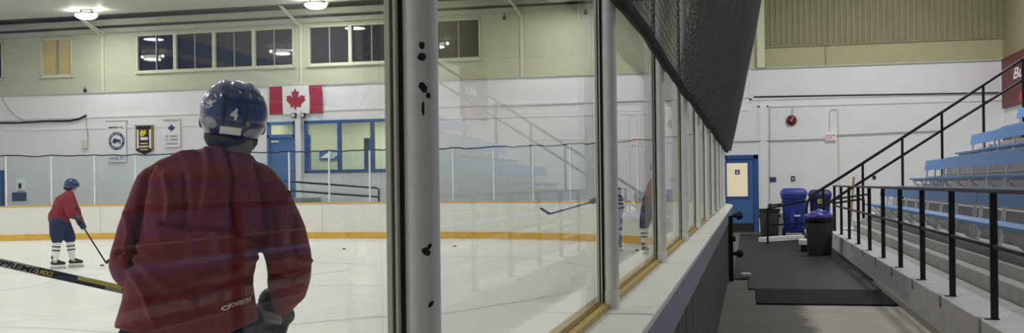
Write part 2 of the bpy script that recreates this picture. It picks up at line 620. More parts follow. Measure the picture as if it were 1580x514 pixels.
# ------------------------------------------------------------------ rink outline
RAD = 8.5
XN, XF, YE = -0.49, -26.0, 29.0
Y0 = -4.0
YC = YE - RAD
L1 = YC - Y0
LA = RAD * PI / 2
L2 = (XN - RAD) - (XF + RAD)
S_END = L1 + LA + L2 + LA + L1


def path(s):
    if s < L1:
        return V((XN, Y0 + s, 0)), V((1, 0, 0))
    s -= L1
    if s < LA:
        a = s / RAD
        n = V((math.cos(a), math.sin(a), 0))
        return V((XN - RAD, YC, 0)) + n * RAD, n
    s -= LA
    if s < L2:
        return V((XN - RAD - s, YE, 0)), V((0, 1, 0))
    s -= L2
    if s < LA:
        a = PI / 2 + s / RAD
        n = V((math.cos(a), math.sin(a), 0))
        return V((XF + RAD, YC, 0)) + n * RAD, n
    s -= LA
    return V((XF, YC - s, 0)), V((-1, 0, 0))


def sweep(mb, s0, s1, prof):
    ss = [s0]
    for q in (L1, L1 + LA, L1 + LA + L2, L1 + 2 * LA + L2):
        if s0 < q < s1:
            ss.append(q)
    for k in range(1, 25):
        for base in (L1, L1 + LA + L2):
            q = base + LA * k / 24
            if s0 < q < s1:
                ss.append(q)
    ss = sorted(set(ss + [s1]))
    rs = []
    for s in ss:
        p, n = path(s)
        rs.append([p + n * a + V((0, 0, z)) for a, z in prof])
    mb.rings(rs)
    return mb


def rect(n0, n1, z0, z1):
    return [(n0, z0), (n1, z0), (n1, z1), (n0, z1)]


# ice sheet
mb = MB()
pts = []
for i in range(0, 241):
    p, n = path(S_END * i / 240)
    pts.append(p + n * -0.02)
mb.v = [p + V((0, 0, 0.0)) for p in pts]
mb.f = [tuple(range(len(pts)))]
ice_o = struct(mb.build('floor_ice', 'ice', smooth=False))
# old skate marks cut in the ice
mb = MB()


def ribbon(pp, w):
    P = [on(px, py, 2, 0.0) for px, py in pp]
    Q = []
    for i in range(len(P) - 1):
        for k in range(6):
            t = k / 6
            a, b, c, d = P[max(i - 1, 0)], P[i], P[i + 1], P[min(i + 2, len(P) - 1)]
            Q.append(0.5 * ((2 * b) + (c - a) * t + (2 * a - 5 * b + 4 * c - d) * t * t + (3 * b - a - 3 * c + d) * t ** 3))
    Q.append(P[-1])
    b0 = len(mb.v)
    for i, q in enumerate(Q):
        t = (Q[min(i + 1, len(Q) - 1)] - Q[max(i - 1, 0)]).normalized()
        s = V((-t.y, t.x, 0)) * w / 2
        mb.v += [q + s + V((0, 0, 0.002)), q - s + V((0, 0, 0.002))]
    for i in range(len(Q) - 1):
        mb.f.append((b0 + 2 * i, b0 + 2 * i + 1, b0 + 2 * i + 3, b0 + 2 * i + 2))


for pp, w in (([(640, 394), (688, 395), (750, 396), (811, 399), (870, 405), (915, 414)], 0.05),
              ([(560, 489), (681, 484), (760, 472), (840, 459), (919, 443)], 0.03),
              ([(600, 489), (500, 496), (420, 505)], 0.025), ([(480, 441), (600, 441)], 0.03),
              ([(465, 427), (540, 416)], 0.06), ([(0, 449), (60, 440), (110, 426)], 0.02), ([(0, 505), (90, 508), (180, 514)], 0.02),
              ([(130, 425), (175, 421)], 0.03), ([(490, 404), (590, 410)], 0.04), ([(860, 514), (905, 478), (921, 466)], 0.012)):
    ribbon(pp, w)
mb.build('skate_marks', 'mark', ice_o, smooth=False)

# boards around the rink
S_NE = L1 + 6.0
boards = thing('dasher_boards', (XN, 10, 0), 'white rink boards with yellow kick strip and yellow top edge around the ice', 'rink boards')
sweep(MB(), 0, S_END, rect(-0.05, 0.03, 0, 1.045)).build('board_panel', 'board_white', boards, smooth=True, ang=30)
o = sweep(MB(), 0, S_END, rect(-0.062, -0.05, 0.0, 0.19)).build('kick_strip', 'yellow', boards, ang=30)
o['label'] = 'yellow kick strip along the ice'
o = sweep(MB(), S_NE, S_END, rect(-0.065, 0.05, 1.03, 1.075)).build('top_edge', 'yellow', boards, ang=30)
o['label'] = 'yellow capping of the far boards'
s = L1 + LA + 1.0
while s < L1 + 2 * LA + L2:
    p, n = path(s)
    t = V((-n.y, n.x, 0))
    MB().quadbox(p - n * 0.051 + V((0, 0, 0.62)), t * 0.006, n * 0.002, V((0, 0, 0.42))).build('panel_joint', 'stick_grey', boards, smooth=False)
    s += 2.44

near = thing('aisle_boards', (-0.3, 8, 0), 'near boards seen from the aisle, broad white ledge over dark boarding', 'boards')
sweep(MB(), 0, S_NE, rect(-0.06, 0.19, 1.045, 1.072)).build('ledge', 'ledge', near, smooth=True, ang=30, bevel=0.004)
o = sweep(MB(), 0, S_NE, [(-0.045, 1.072), (-0.012, 1.072), (-0.014, 1.093), (-0.043, 1.093)]).build('sill', 'sill', near, ang=30)
o['label'] = 'gold strip on the ice side of the glass'
o = sweep(MB(), 0, S_NE, [(0.006, 1.072), (0.03, 1.072), (0.028, 1.090), (0.008, 1.090)]).build('sill', 'sill', near, ang=30)
o['label'] = 'gold strip on the aisle side of the glass'
sweep(MB(), 0, S_NE, rect(0.15, 0.186, 0.89, 1.045)).build('fascia', 'fascia', near, smooth=True, ang=30)
sweep(MB(), 0, S_NE, rect(0.13, 0.165, 0.0, 0.89)).build('boarding', 'dark_panel', near, smooth=True, ang=30)
s = 4.6
while s < L1:
    p, n = path(s)
    o = MB().box(p.x + 0.165, p.x + 0.17, p.y - 0.008, p.y + 0.008, 0, 0.89).build('boarding_seam', 'stick_grey', near, smooth=False)
    o['label'] = 'pale vertical seam in the dark boarding'
    s += 0.61
for yy in (3.35, 8.9, 14.5):
    MB().box(XN - 0.01, XN + 0.188, yy - 0.003, yy + 0.003, 1.0715, 1.0735).build('ledge_joint', 'stick_grey', near, smooth=False)

# ------------------------------------------------------------------ near glass and its posts
XPOST = -0.455
post_y = [1.416 + 2.075 * i for i in range(10)]
ZP = 2.95


def near_post():
    y = post_y[0]
    r = thing('glass_post', (XPOST, y, 1.072), '', 'post', 'tube posts along the near glass')
    MB().lathe((XPOST, y, 1.072), [(0.0253, 0), (0.0253, ZP - 1.072)], 28).build('tube', 'alu', r)
    MB().lathe((XPOST, y, 1.072), [(0.027, 0), (0.027, 0.06), (0.0253, 0.063)], 28).build('collar', 'alu', r)
    zc0, zc1 = 1.094, ZP - 0.02
    MB().box(-0.501, -0.493, y - 0.024, y + 0.024, zc0, zc1).build('glass_channel', 'alu_pale', r, smooth=False, bevel=0.001)
    MB().box(-0.493, -0.488, y - 0.021, y + 0.021, zc0, zc1).build('gasket', 'gasket', r, smooth=False)
    MB().box(-0.488, -0.4842, y - 0.024, y + 0.024, zc0, zc1).build('glass_channel', 'alu_pale', r, smooth=False, bevel=0.001)
    MB().box(-0.4842, -0.474, y - 0.012, y + 0.012, zc0, zc1).build('spacer', 'alu_dark', r, smooth=False)
    return r


p0 = near_post()
posts = [p0]
for i in range(1, 10):
    c = copy_tree(p0)
    c.location = (XPOST, post_y[i], 1.072)
    posts.append(c)
posts[0]['label'] = 'thick grey glass post nearest the camera, scuffed black, beside the maroon jersey'
posts[1]['label'] = 'grey glass post second from the camera, standing before the outstretched hockey stick'
posts[2]['label'] = 'grey glass post third from the camera, beside the white-socked leg'
for i in range(3, 10):
    posts[i]['label'] = '%s grey glass post from the camera, along the near ledge under the net' % ORD[i]


def scuff(post, py, w, h, tilt, side):
    """worn black tape left on the tube: a thin patch bent around it"""
    mb = MB()
    N = 20
    a0 = math.radians(side)
    z0 = py
    rng = random.Random(int(py * 1000))
    out = []
    for k in range(N):
        t = 2 * PI * k / N
        q = 1 + 0.35 * (rng.random() - 0.5)
        u, v = w * math.cos(t) * q, h * math.sin(t) * q
        u, v = u * math.cos(tilt) - v * math.sin(tilt), u * math.sin(tilt) + v * math.cos(tilt)
        out.append((u, v))
    c = (0, 0)
    R0, R1 = 0.0254, 0.0260
    y = post_y[0]

    def pt(u, v, R):
        a = a0 + u / R0
        return V((XPOST + R * math.cos(a), y + R * math.sin(a), z0 + v))
    b = len(mb.v)
    for R in (R1, R0):
        mb.v.append(pt(0, 0, R))
        mb.v += [pt(u * 0.5, v * 0.5, R) for u, v in out]
        mb.v += [pt(u, v, R) for u, v in out]
    o2 = 1 + 2 * N
    for k in range(N):
        j = (k + 1) % N
        mb.f.append((0, 1 + k, 1 + j))
        mb.f.append((1 + k, 1 + N + k, 1 + N + j, 1 + j))
        mb.f.append((1 + N + k, o2 + 1 + N + k, o2 + 1 + N + j, 1 + N + j))
    return mb.build('black_scuff', 'black_rubber', post, smooth=False)


def zpost(py):
    return on(651, py, 0, XPOST).z


for py, w, h, tl, sd in ((75, .004, .005, .2, -67), (92, .006, .006, .0, -67), (138, .0055, .0075, .6, -65), (150, .004, .004, .2, -48),
                         (170, .002, .010, .0, -66), (387, .007, .005, -.7, -62), (468, .0055, .0028, .8, -48), (379, .003, .004, -.5, -50)):
    scuff(posts[0], zpost(py), w, h, tl, sd)

panes = []
for i in range(-1, 9):
    ya = post_y[i] + 0.008 if i >= 0 else -2.2
    yb = post_y[i + 1] - 0.008
    o = MB().box(XN - 0.0055, XN + 0.0045, ya, yb, 1.08, 2.92).build('rink_glass', 'glass', smooth=False)
    lab = {-1: 'clear glass pane before the maroon player, left of the thick post',
           0: 'clear glass pane between the thick scuffed post and the second post'}.get(
        i, 'clear narrow glass pane between the %s and %s posts from the camera' % (ORD[i].replace('nearest', 'first'), ORD[i + 1]))
    tag(o, lab, 'glass pane', 'glass panes along the aisle')
    panes.append(o)

# ------------------------------------------------------------------ far glass and posts
SP = 1.285
s571 = L1 + LA + (XN - RAD + 10.93) * -1 if False else L1 + LA + (10.93 - (RAD - XN))
svals = []
s = s571
while s > L1 + 1.2:
    s -= SP
while s < L1 + 2 * LA + L2 - 3.0:
    svals.append(s)
    s += SP
GT = 2.64
fp = []
for i, s in enumerate(svals):
    p, n = path(s)
    t = V((-n.y, n.x, 0))
    k = len(svals) - i
    o = MB().quadbox(p + V((0, 0, (1.075 + GT) / 2)), t * 0.022, n * 0.022, V((0, 0, (GT - 1.075) / 2))).build('far_glass_post', 'alu', smooth=False, bevel=0.004)
    tag(o, 'thin metal glass post on the far boards, %s counting from the left' % ORD[k - 1].replace('nearest', 'first'), 'post', 'thin posts along the far glass')
    fp.append(o)
    if i + 1 < len(svals):
        s2 = svals[i + 1]
        mb = MB()
        sweep(mb, s + 0.024, s2 - 0.024, rect(-0.006, 0.006, 1.078, GT - 0.03))
        g = mb.build('far_rink_glass', 'glass_far', smooth=False)
        tag(g, 'clear pane of far rink glass, %s counting from the left' % ORD[k - 2].replace('nearest', 'first'), 'glass pane', 'glass panes along the far boards')
# cable draped along the tops of the far posts
pts = []
rng = random.Random(3)
for i in range(len(svals) - 1):
    for k in range(6):
        s = svals[i] + SP * k / 6
        p, n = path(s)
        pts.append(p - n * 0.035 + V((0, 0, GT - 0.01 - 0.035 * math.sin(PI * k / 6) * rng.uniform(0.1, 1.6) + rng.uniform(-.006, .006))))
o = MB().tube(pts, 0.019, 6).build('draped_cable', 'cable')
tag(o, 'black cable draped along the tops of the far glass', 'cable')

# ------------------------------------------------------------------ windows and doors of the end wall


def upper_window(n, rectx, units, pane='dark_glass', frame='green_trim'):
    x0, x1, z0, z1 = rectx
    mb = MB()
    t = 0.055
    for a in ((x0, x1, z0, z0 + t), (x0, x1, z1 - t, z1), (x0, x0 + t, z0, z1), (x1 - t, x1, z0, z1)):
        mb.box(a[0], a[1], YW - 0.03, YW + 0.14, a[2], a[3])
    root = struct(mb.build('window_%d' % n, frame, smooth=False, bevel=0.006))
    MB().box(x0 - 0.05, x1 + 0.05, YW - 0.07, YW + 0.03, z0 - 0.06, z0).build('window_sill', frame, root, smooth=False, bevel=0.006)
    w = (x1 - x0) / units
    for u in range(units):
        if u:
            MB().box(x0 + w * u - 0.06, x0 + w * u + 0.06, YW - 0.025, YW + 0.13, z0, z1).build('mullion', frame, root, smooth=False, bevel=0.005)
        cx = x0 + w * (u + 0.5)
        MB().box(cx - 0.018, cx + 0.018, YW + 0.03, YW + 0.13, z0, z1).build('glazing_bar', 'stick_grey', root, smooth=False)
        MB().box(x0 + w * u + 0.05, cx, YW + 0.08, YW + 0.10, z0 + 0.03, z1 - 0.03).build('pane', pane, root, smooth=False)
        MB().box(cx, x0 + w * (u + 1) - 0.05, YW + 0.081, YW + 0.101, z0 + 0.03, z1 - 0.03).build('pane', pane, root, smooth=False)
    return root


upper_window(1, WINS[0], 4)
upper_window(2, WINS[1], 4)
r3 = upper_window(3, WINS[2], 1, pane='beige', frame='green_trim')
upper_window(4, WINS[3], 1, frame='green_trim')

# blue door with transom, left
x0, x1, z0, z1 = DOOR_L
mb = MB()
for a in ((x0, x0 + 0.09, z0, z1), (x1 - 0.07, x1, z0, z1), (x0, x1, z1 - 0.1, z1), (x0, x1, 3.22, 3.34)):
    mb.box(a[0], a[1], YW - 0.04, YW + 0.12, a[2], a[3])
d1 = struct(mb.build('door_1', 'blue_paint', smooth=False, bevel=0.006))
MB().box(x0 + 0.09, x1 - 0.07, YW + 0.02, YW + 0.07, z0, 3.22).build('door_leaf', 'blue_paint', d1, smooth=False, bevel=0.005)
MB().box(x0 + 0.09, x1 - 0.07, YW + 0.05, YW + 0.06, 3.34, z1 - 0.1).build('transom_pane', 'glass_far', d1, smooth=False)
MB().box(x0 + 0.16, x0 + 0.44, YW - 0.05, YW + 0.02, 3.07, 3.14).build('door_closer', 'stick_silver', d1, smooth=False, bevel=0.01)
mb = MB()
mb.tube([(x1 - 0.2, YW - 0.05, 2.2), (x1 - 0.11, YW - 0.05, 2.2)], 0.012)
mb.lathe((x1 - 0.11, YW + 0.02, 2.2), [(0.03, 0), (0.03, 0.03), (0.014, 0.04), (0.012, 0.08)], 14, (0, -1, 0))
mb.build('door_handle', 'steel', d1)
# raised landing and ramp behind the far boards
struct(MB().box(-16.2, -14.0, 30.4, YW, 0, 1.2).build('floor_landing', 'terrace', smooth=False))
# blue framed lobby windows
x0, x1, z0, z1 = LOBBY
mb = MB()
for a in ((x0, x1, z0, z0 + 0.1), (x0, x1, z1 - 0.1, z1), (x0, x0 + 0.11, z0, z1), (x1 - 0.1, x1, z0, z1)):
    mb.box(a[0], a[1], YW - 0.05, YW + 0.12, a[2], a[3])
w5 = struct(mb.build('window_5', 'blue_dark', smooth=False, bevel=0.006))
mx = [on(523.5, 225, 1, YW).x, on(574.5, 225, 1, YW).x]
for x in mx:
    MB().box(x - 0.055, x + 0.055, YW - 0.045, YW + 0.115, z0 + 0.1, z1 - 0.1).build('mullion', 'blue_dark', w5, smooth=False, bevel=0.005)
xs = [x0 + 0.11, mx[0] - 0.055, mx[0] + 0.055, mx[1] - 0.055, mx[1] + 0.055, x1 - 0.1]
for i in range(3):
    MB().box(xs[2 * i], xs[2 * i + 1], YW + 0.03, YW + 0.042, z0 + 0.1, z1 - 0.1).build('pane', 'glass_far', w5, smooth=False)
MB().box(xs[0], xs[0] + 0.09, YW - 0.02, YW + 0.06, z0 + 0.1, 3.3).build('side_stile', 'blue_dark', w5, smooth=False)
# lobby room behind
struct(MB().box(-17.0, -8.6, 37.0, 37.2, 0.0, 4.4).build('wall_lobby_back', 'lobby', smooth=False))
struct(MB().box(-17.2, -17.0, YW + 0.3, 37.2, 0.0, 4.4).build('wall_lobby_left', 'lobby', smooth=False))
struct(MB().box(-8.6, -8.4, YW + 0.3, 37.2, 0.0, 4.4).build('wall_lobby_right', 'lobby', smooth=False))
struct(MB().box(-17.2, -8.4, YW + 0.3, 37.2, 4.2, 4.4).build('ceiling_lobby', 'lobby', smooth=False))
struct(MB().box(-17.2, -8.4, YW + 0.3, 37.2, 1.0, 1.2).build('floor_lobby', 'terrace', smooth=False))
for i, (xa, ya) in enumerate(((-16.6, 35.6), (-14.1, 35.4), (-11.6, 35.4))):
    t = thing('tube_light', (xa + 0.6, ya, 4.2), ['lit tube light seen through the transom of the blue door', 'lit tube light behind the left lobby window',
                                                 'lit tube light behind the right lobby window'][i], 'light', 'tube lights in the lobby')
    MB().box(xa, xa + 1.2, ya - 0.1, ya + 0.1, 4.14, 4.2).build('housing', 'white', t, smooth=False, bevel=0.01)
    MB().tube([(xa + 0.04, ya, 4.11), (xa + 1.16, ya, 4.11)], 0.035, 10).build('tube', 'tube', t)
xs0 = on(488, 240, 1, 36.95)
t = thing('lobby_sign', xs0, 'small blue and white sign on the lobby back wall', 'sign')
sx0, sx1 = on(493, 240, 1, 36.95).x, on(522, 240, 1, 36.95).x
sz0, sz1 = on(500, 247, 1, 36.95).z, on(500, 233, 1, 36.95).z
MB().box(sx0, sx1, 36.93, 36.99, sz0, sz1).build('panel', 'blue_paint', t, smooth=False)
text('lettering', 'EP', (sz1 - sz0) * 0.62, (sx0 + (sx1 - sx0) * 0.5, 36.928, sz0 + (sz1 - sz0) * 0.18), (1, 0, 0), (0, 0, 1), 'white', t, w=(sx1 - sx0) * 0.45, fat=0.02)
MB().prism([(0, 0), (0.42, 0.0), (0.42, 0.26)], (sx0 + 0.04, 36.925, sz0 + 0.08), (1, 0, 0), (0, 0, 1), (0, -1, 0), 0.004).build('emblem', 'white', t, smooth=False)
xi = on(567, 240, 1, 34.6).x
struct(MB().box(xi - 0.09, xi + 0.12, 34.5, 34.6, 1.2, 3.25).build('trim_inner_jamb', 'blue_dark', smooth=False))

# blue door at the end of the aisle
x0, x1, z0, z1 = DOOR_R
mb = MB()
for a in ((x0, x0 + 0.10, z0, z1), (x1 - 0.14, x1, z0, z1), (x0, x1, z1 - 0.13, z1)):
    mb.box(a[0], a[1], YW - 0.05, YW + 0.12, a[2], a[3])
d2 = struct(mb.build('door_2', 'blue_dark', smooth=False, bevel=0.008))
lf = MB().box(x0 + 0.10, x1 - 0.14, YW + 0.0, YW + 0.05, 0.03, z1 - 0.13).build('door_leaf', 'blue_paint', d2, smooth=False, bevel=0.005)
MB().box(x0 + 0.12, x1 - 0.15, YW - 0.01, YW + 0.0, 0.03, 0.27).build('kick_plate', 'black_rubber', d2, smooth=False)
pa, pb = on(1118, 252, 1, YW), on(1154, 303, 1, YW)
MB().box(pa.x, pb.x, YW - 0.012, YW + 0.02, pb.z, pa.z).build('door_pane', 'cream', d2, smooth=False)
mb = MB()
for a in ((pa.x, pb.x + 0.04, pb.z - 0.06, pb.z), (pa.x, pb.x + 0.04, pa.z, pa.z + 0.04), (pb.x, pb.x + 0.04, pb.z, pa.z)):
    mb.box(a[0], a[1], YW - 0.02, YW + 0.01, a[2], a[3])
mb.build('pane_frame', 'blue_dark', d2, smooth=False)
sa, sb = on(1134, 262, 1, YW), on(1141.5, 269.5, 1, YW)
mb = MB().box(sa.x, sb.x, YW - 0.018, YW - 0.012, sb.z, sa.z)
nb = mb.build('notice', 'plaque', d2, smooth=False)
MB().ell((sa.x * .5 + sb.x * .5, YW - 0.019, sa.z * .5 + sb.z * .5 + 0.03), 0.022, 0.004, 0.022).build('emblem', 'white', nb)
MB().box(sa.x * .5 + sb.x * .5 - .03, sa.x * .5 + sb.x * .5 + .03, YW - 0.021, YW - 0.018, sb.z + 0.03, sb.z + 0.07).build('emblem', 'white', nb, smooth=False)

# blue door at the far left corner
mb = MB().box(-27.0, DOOR_F[1], YW - 0.06, YW, 0.0, 2.30)
d3 = struct(mb.build('door_3', 'blue_dark', smooth=False, bevel=0.01))
MB().box(-26.95, DOOR_F[1] - 0.09, YW - 0.075, YW - 0.055, 0.05, 2.21).build('door_leaf', 'blue_paint', d3, smooth=False)

# ------------------------------------------------------------------ things on the end wall


def wall_box(name, p0, p1, d, m, label, cat, bevel=0.006):
    a, b = on(*p0, 1, YW), on(*p1, 1, YW)
    o = MB().box(a.x, b.x, YW - d, YW - 0.002, b.z, a.z).build(name, m, smooth=False, bevel=bevel)
    return tag(o, label, cat)


def conduit(pp, r, label, m='stick_grey', name='conduit', off=0.04, cat='pipe'):
    pts = [on(px, py, 1, YW - off) for px, py in pp]
    o = MB().tube(pts, r, 8).build(name, m)
    return tag(o, label, cat)


conduit([(1163, 149.5), (1300, 147), (1450, 144.5), (1549, 143)], 0.02, 'dark pipe running along the white wall below the olive beam', 'black_rubber', 'wall_pipe', 0.05)
conduit([(1128, 219), (1171, 218), (1273, 215)], 0.012, 'thin grey conduit running left from the exit sign', 'housing')
conduit([(1291, 209), (1340, 207), (1403, 204), (1450, 202.5)], 0.012, 'thin grey conduit running right from the exit sign', 'housing')
conduit([(1280, 205), (1280, 174), (1282, 169), (1289, 168), (1292, 170), (1293.5, 176), (1294, 230), (1295, 300)], 0.012, 'looped conduit over the exit sign dropping down the wall', 'beige2')
conduit([(1222.5, 166), (1222.5, 180)], 0.008, 'short wire rising above the red bell', 'stick_grey', 'wire')
conduit([(1187, 166), (1187, 220), (1187, 310)], 0.010, 'thin vertical conduit beside the blue door, right of the plaque line', 'stick_grey')
conduit([(0, 189.5), (30, 189.5), (70, 187), (108, 186.5), (122, 183.5), (133, 178)], 0.035, 'thick black cable sagging along the wall at far left', 'cable', 'wall_cable', 0.06, 'cable')
conduit([(3, 153), (10, 165), (22, 178), (38, 187)], 0.012, 'thin grey wire slanting down to the thick black cable', 'stick_grey', 'wire', 0.05, 'cable')
conduit([(133, 180), (133, 196), (135.5, 205), (135, 216)], 0.012, 'thin wire dropping from the black cable to the pale box', 'stick_grey', 'wire', 0.05, 'cable')
wall_box('junction_box', (128, 216), (137, 229), 0.1, 'beige2', 'small pale junction box hanging below the black cable end', 'box')
wb = wall_box('dispenser', (27, 279), (39, 294), 0.08, 'white', 'small white dispenser on the wall above a blue plaque', 'dispenser')
a = on(33, 287, 1, YW)
MB().box(a.x - 0.06, a.x + 0.06, YW - 0.085, YW - 0.08, a.z - 0.09, a.z + 0.1).build('opening', 'black_rubber', wb, smooth=False)
wall_box('wall_plaque', (19, 297), (41, 310), 0.03, 'plaque', 'blue plaque on the wall below the white dispenser, far left', 'plaque')
wall_box('wall_plaque', (1186, 273.5), (1197.5, 280.5), 0.03, 'plaque', 'small blue plaque on the wall right of the aisle door', 'plaque')
kb = wall_box('call_box', (1220.5, 272), (1226.5, 279), 0.05, 'black_rubber', 'small black call box on the wall above the blue cart', 'box')
a = on(1223.5, 276, 1, YW - 0.05)
MB().ell(a, 0.025, 0.012, 0.03).build('button', 'white', kb)
wall_box('switch_plate', (1346, 271), (1351.5, 276.5), 0.03, 'black_rubber', 'small dark switch plate on wall between the stair rails', 'switch')
for px in (455, 469):
    a = on(px, 178.5, 1, YW - 0.16)
    o = MB().box(a.x - 0.075, a.x + 0.075, YW - 0.30, YW - 0.165 if px > 460 and False else YW - 0.16, a.z - 0.08, a.z + 0.08)
    ob = o.build('emergency_lamp', 'black_rubber', smooth=False, bevel=0.015)
    tag(ob, 'small black lamp head under the flag, %s of the pilaster' % ('left side' if px < 460 else 'right side'), 'lamp', 'lamp heads under the flag')
    MB().lathe((a.x, YW - 0.30, a.z), [(0.055, 0), (0.06, 0.012), (0.04, 0.022)], 16, (0, -1, 0)).build('lens', 'beige2', ob)
for px, py in ((778, 26), (903, 18), (131, 138)):
    a = on(px, py, 1, YW - 0.05)
    ob = MB().lathe(a, [(0.05, -0.09), (0.06, -0.02), (0.02, 0.03), (0.012, 0.10)], 12).build('wall_hook', 'black_rubber')
    tag(ob, {778: 'small dark fitting high on the green wall right of the dark windows', 903: 'small dark fitting high on the green wall by the second post',
             131: 'small dark fitting on the green wall ledge at far left'}[px], 'fitting')

# fire bell
a = on(1221, 186, 1, YW)
bell = thing('fire_bell', (a.x, YW, a.z), 'round dark red fire bell on the white wall', 'bell')
MB().lathe((a.x, YW, a.z), [(0.15, 0.02), (0.155, 0.05), (0.14, 0.08), (0.10, 0.105), (0.04, 0.118), (0.01, 0.12)], 28, (0, -1, 0)).build('gong', 'red_bell', bell)
MB().lathe((a.x, YW, a.z), [(0.09, 0.0), (0.09, 0.03)], 16, (0, -1, 0)).build('back_box', 'red_bell', bell)
MB().lathe((a.x, YW, a.z), [(0.022, 0.115), (0.022, 0.135), (0.01, 0.14)], 12, (0, -1, 0)).build('screw', 'white', bell)

# exit sign
a, b = on(1273, 206, 1, YW), on(1290, 217, 1, YW)
ex = thing('exit_sign', ((a.x + b.x) / 2, YW, b.z), 'white sign reading EXIT in red on the white wall', 'sign')
MB().box(a.x, b.x, YW - 0.09, YW - 0.002, b.z, a.z).build('sign_box', 'white', ex, smooth=False, bevel=0.008)
text('lettering', 'EXIT', (a.z - b.z) * 0.66, ((a.x + b.x) / 2, YW - 0.0905, b.z + (a.z - b.z) * 0.17), (1, 0, 0), (0, 0, 1), 'red_sign', ex, w=(b.x - a.x) * 0.78, align='CENTER', fat=0.012)

# maple leaf flag
LEAF = [(0, 1.0), (.18, .66), (.37, .76), (.26, .18), (.53, .44), (.59, .32), (.90, .38), (.80, .07), (.93, 0.0), (.42, -.42), (.48, -.60), (.05, -.53), (.045, -1.0)]
LEAF = LEAF + [(-x, y) for x, y in reversed(LEAF[1:])]
fa, fb = on(415, 134, 1, YW - 0.1), on(497.5, 175, 1, YW - 0.1)
flag = thing('maple_leaf_flag', ((fa.x + fb.x) / 2, YW - 0.1, fb.z), 'red and white maple leaf flag hanging on the end wall', 'flag')


def wave(x, z):
    return 0.022 * math.sin(5.1 * x + 1.2 * z) + 0.012 * math.sin(11 * x - 3 * z)


FW, FH = fb.x - fa.x, fa.z - fb.z


def flagpt(u, v, off=0.0):
    x = fa.x + FW * u
    z = fb.z + FH * v + 0.015 * math.sin(u * 9) * (1 - v)
    return V((x + 0.02 * math.sin(v * 4) * (1 if u > 0.5 else -0.3), YW - 0.09 - off + wave(x, z), z))


def flag_strip(u0, u1, name, m):
    mb = MB()
    nu, nv = 12, 12
    fr, bk = [], []
    for off in (0.0, -0.008):
        for j in range(nv + 1):
            for i in range(nu + 1):
                mb.v.append(flagpt(u0 + (u1 - u0) * i / nu, j / nv, off))
    K = (nu + 1) * (nv + 1)
    for j in range(nv):
        for i in range(nu):
            q = [j * (nu + 1) + i, j * (nu + 1) + i + 1, (j + 1) * (nu + 1) + i + 1, (j + 1) * (nu + 1) + i]
            mb.f.append(tuple(q))
            mb.f.append(tuple(K + k for k in reversed(q)))
    for i in range(nu):
        mb.f.append((i, K + i, K + i + 1, i + 1))
        t = nv * (nu + 1) + i
        mb.f.append((t, t + 1, K + t + 1, K + t))
    for j in range(nv):
        for i in (0, nu):
            t = j * (nu + 1) + i
            mb.f.append((t, K + t, K + t + nu + 1, t + nu + 1))
    return mb.build(name, m, flag)


flag_strip(0, 0.25, 'red_bar', 'flag_red')['label'] = 'left red bar'
flag_strip(0.25, 0.75, 'white_field', 'offwhite')['label'] = 'white middle field'
flag_strip(0.75, 1.0, 'red_bar', 'flag_red')['label'] = 'right red bar'
lu, lv = 0.19, 0.43
bml = bmesh.new()
bml.faces.new([bml.verts.new((0.5 + x * lu, 0, 0.5 + y * lv)) for x, y in LEAF])
bmesh.ops.triangulate(bml, faces=bml.faces)
for _ in range(3):
    bmesh.ops.subdivide_edges(bml, edges=[e for e in bml.edges if e.calc_length() > 0.06], cuts=1)
    bmesh.ops.triangulate(bml, faces=bml.faces)
for v in bml.verts:
    v.co = flagpt(v.co.x, v.co.z, 0.009)
mel = bpy.data.meshes.new('maple_leaf')
bml.to_mesh(mel)
bml.free()
link('maple_leaf', mel, 'flag_red', flag, False)

# banners
YBN = YW - 0.06


def banner(name, p0, p1, m, label, pointed=0.0):
    a, b = on(*p0, 1, YBN), on(*p1, 1, YBN)
    t = thing(name, ((a.x + b.x) / 2, YBN, b.z), label, 'banner', 'banners on the end wall')
    poly = [(0, pointed), ((b.x - a.x) / 2, 0), (b.x - a.x, pointed), (b.x - a.x, a.z - b.z), (0, a.z - b.z)]
    MB().prism(poly, (a.x, YBN, b.z), (1, 0, 0), (0, 0, 1), (0, -1, 0), 0.02).build('cloth', m, t, smooth=False)
    MB().tube([(a.x - 0.04, YBN + 0.01, a.z), (b.x + 0.04, YBN + 0.01, a.z)], 0.02, 8).build('hanging_rod', 'stick_grey', t)
    return t, a, b


EX, EZ = V((1, 0, 0)), V((0, 0, 1))
t, a, b = banner('league_banner', (164.5, 187.5), (195, 250), 'offwhite', 'white banner reading MMJHL above a round navy emblem')
w, h = b.x - a.x, a.z - b.z
YF = YBN - 0.002
text('lettering', 'MMJHL', h * 0.075, (a.x + w / 2, YF, b.z + h * 0.80), EX, EZ, 'navy', t, w=w * 0.78, align='CENTER', fat=0.01)
cz = b.z + h * 0.515
cx = a.x + w * 0.51


def ring_mesh(mb, cx, cz, r0, r1, y, n=36):
    b0 = len(mb.v)
    for k in range(n):
        c, s = math.cos(2 * PI * k / n), math.sin(2 * PI * k / n)
        mb.v += [V((cx + r0 * c, y, cz + r0 * s)), V((cx + r1 * c, y, cz + r1 * s))]
    for k in range(n):
        j = (k + 1) % n
        mb.f.append((b0 + 2 * k, b0 + 2 * k + 1, b0 + 2 * j + 1, b0 + 2 * j))
    return mb


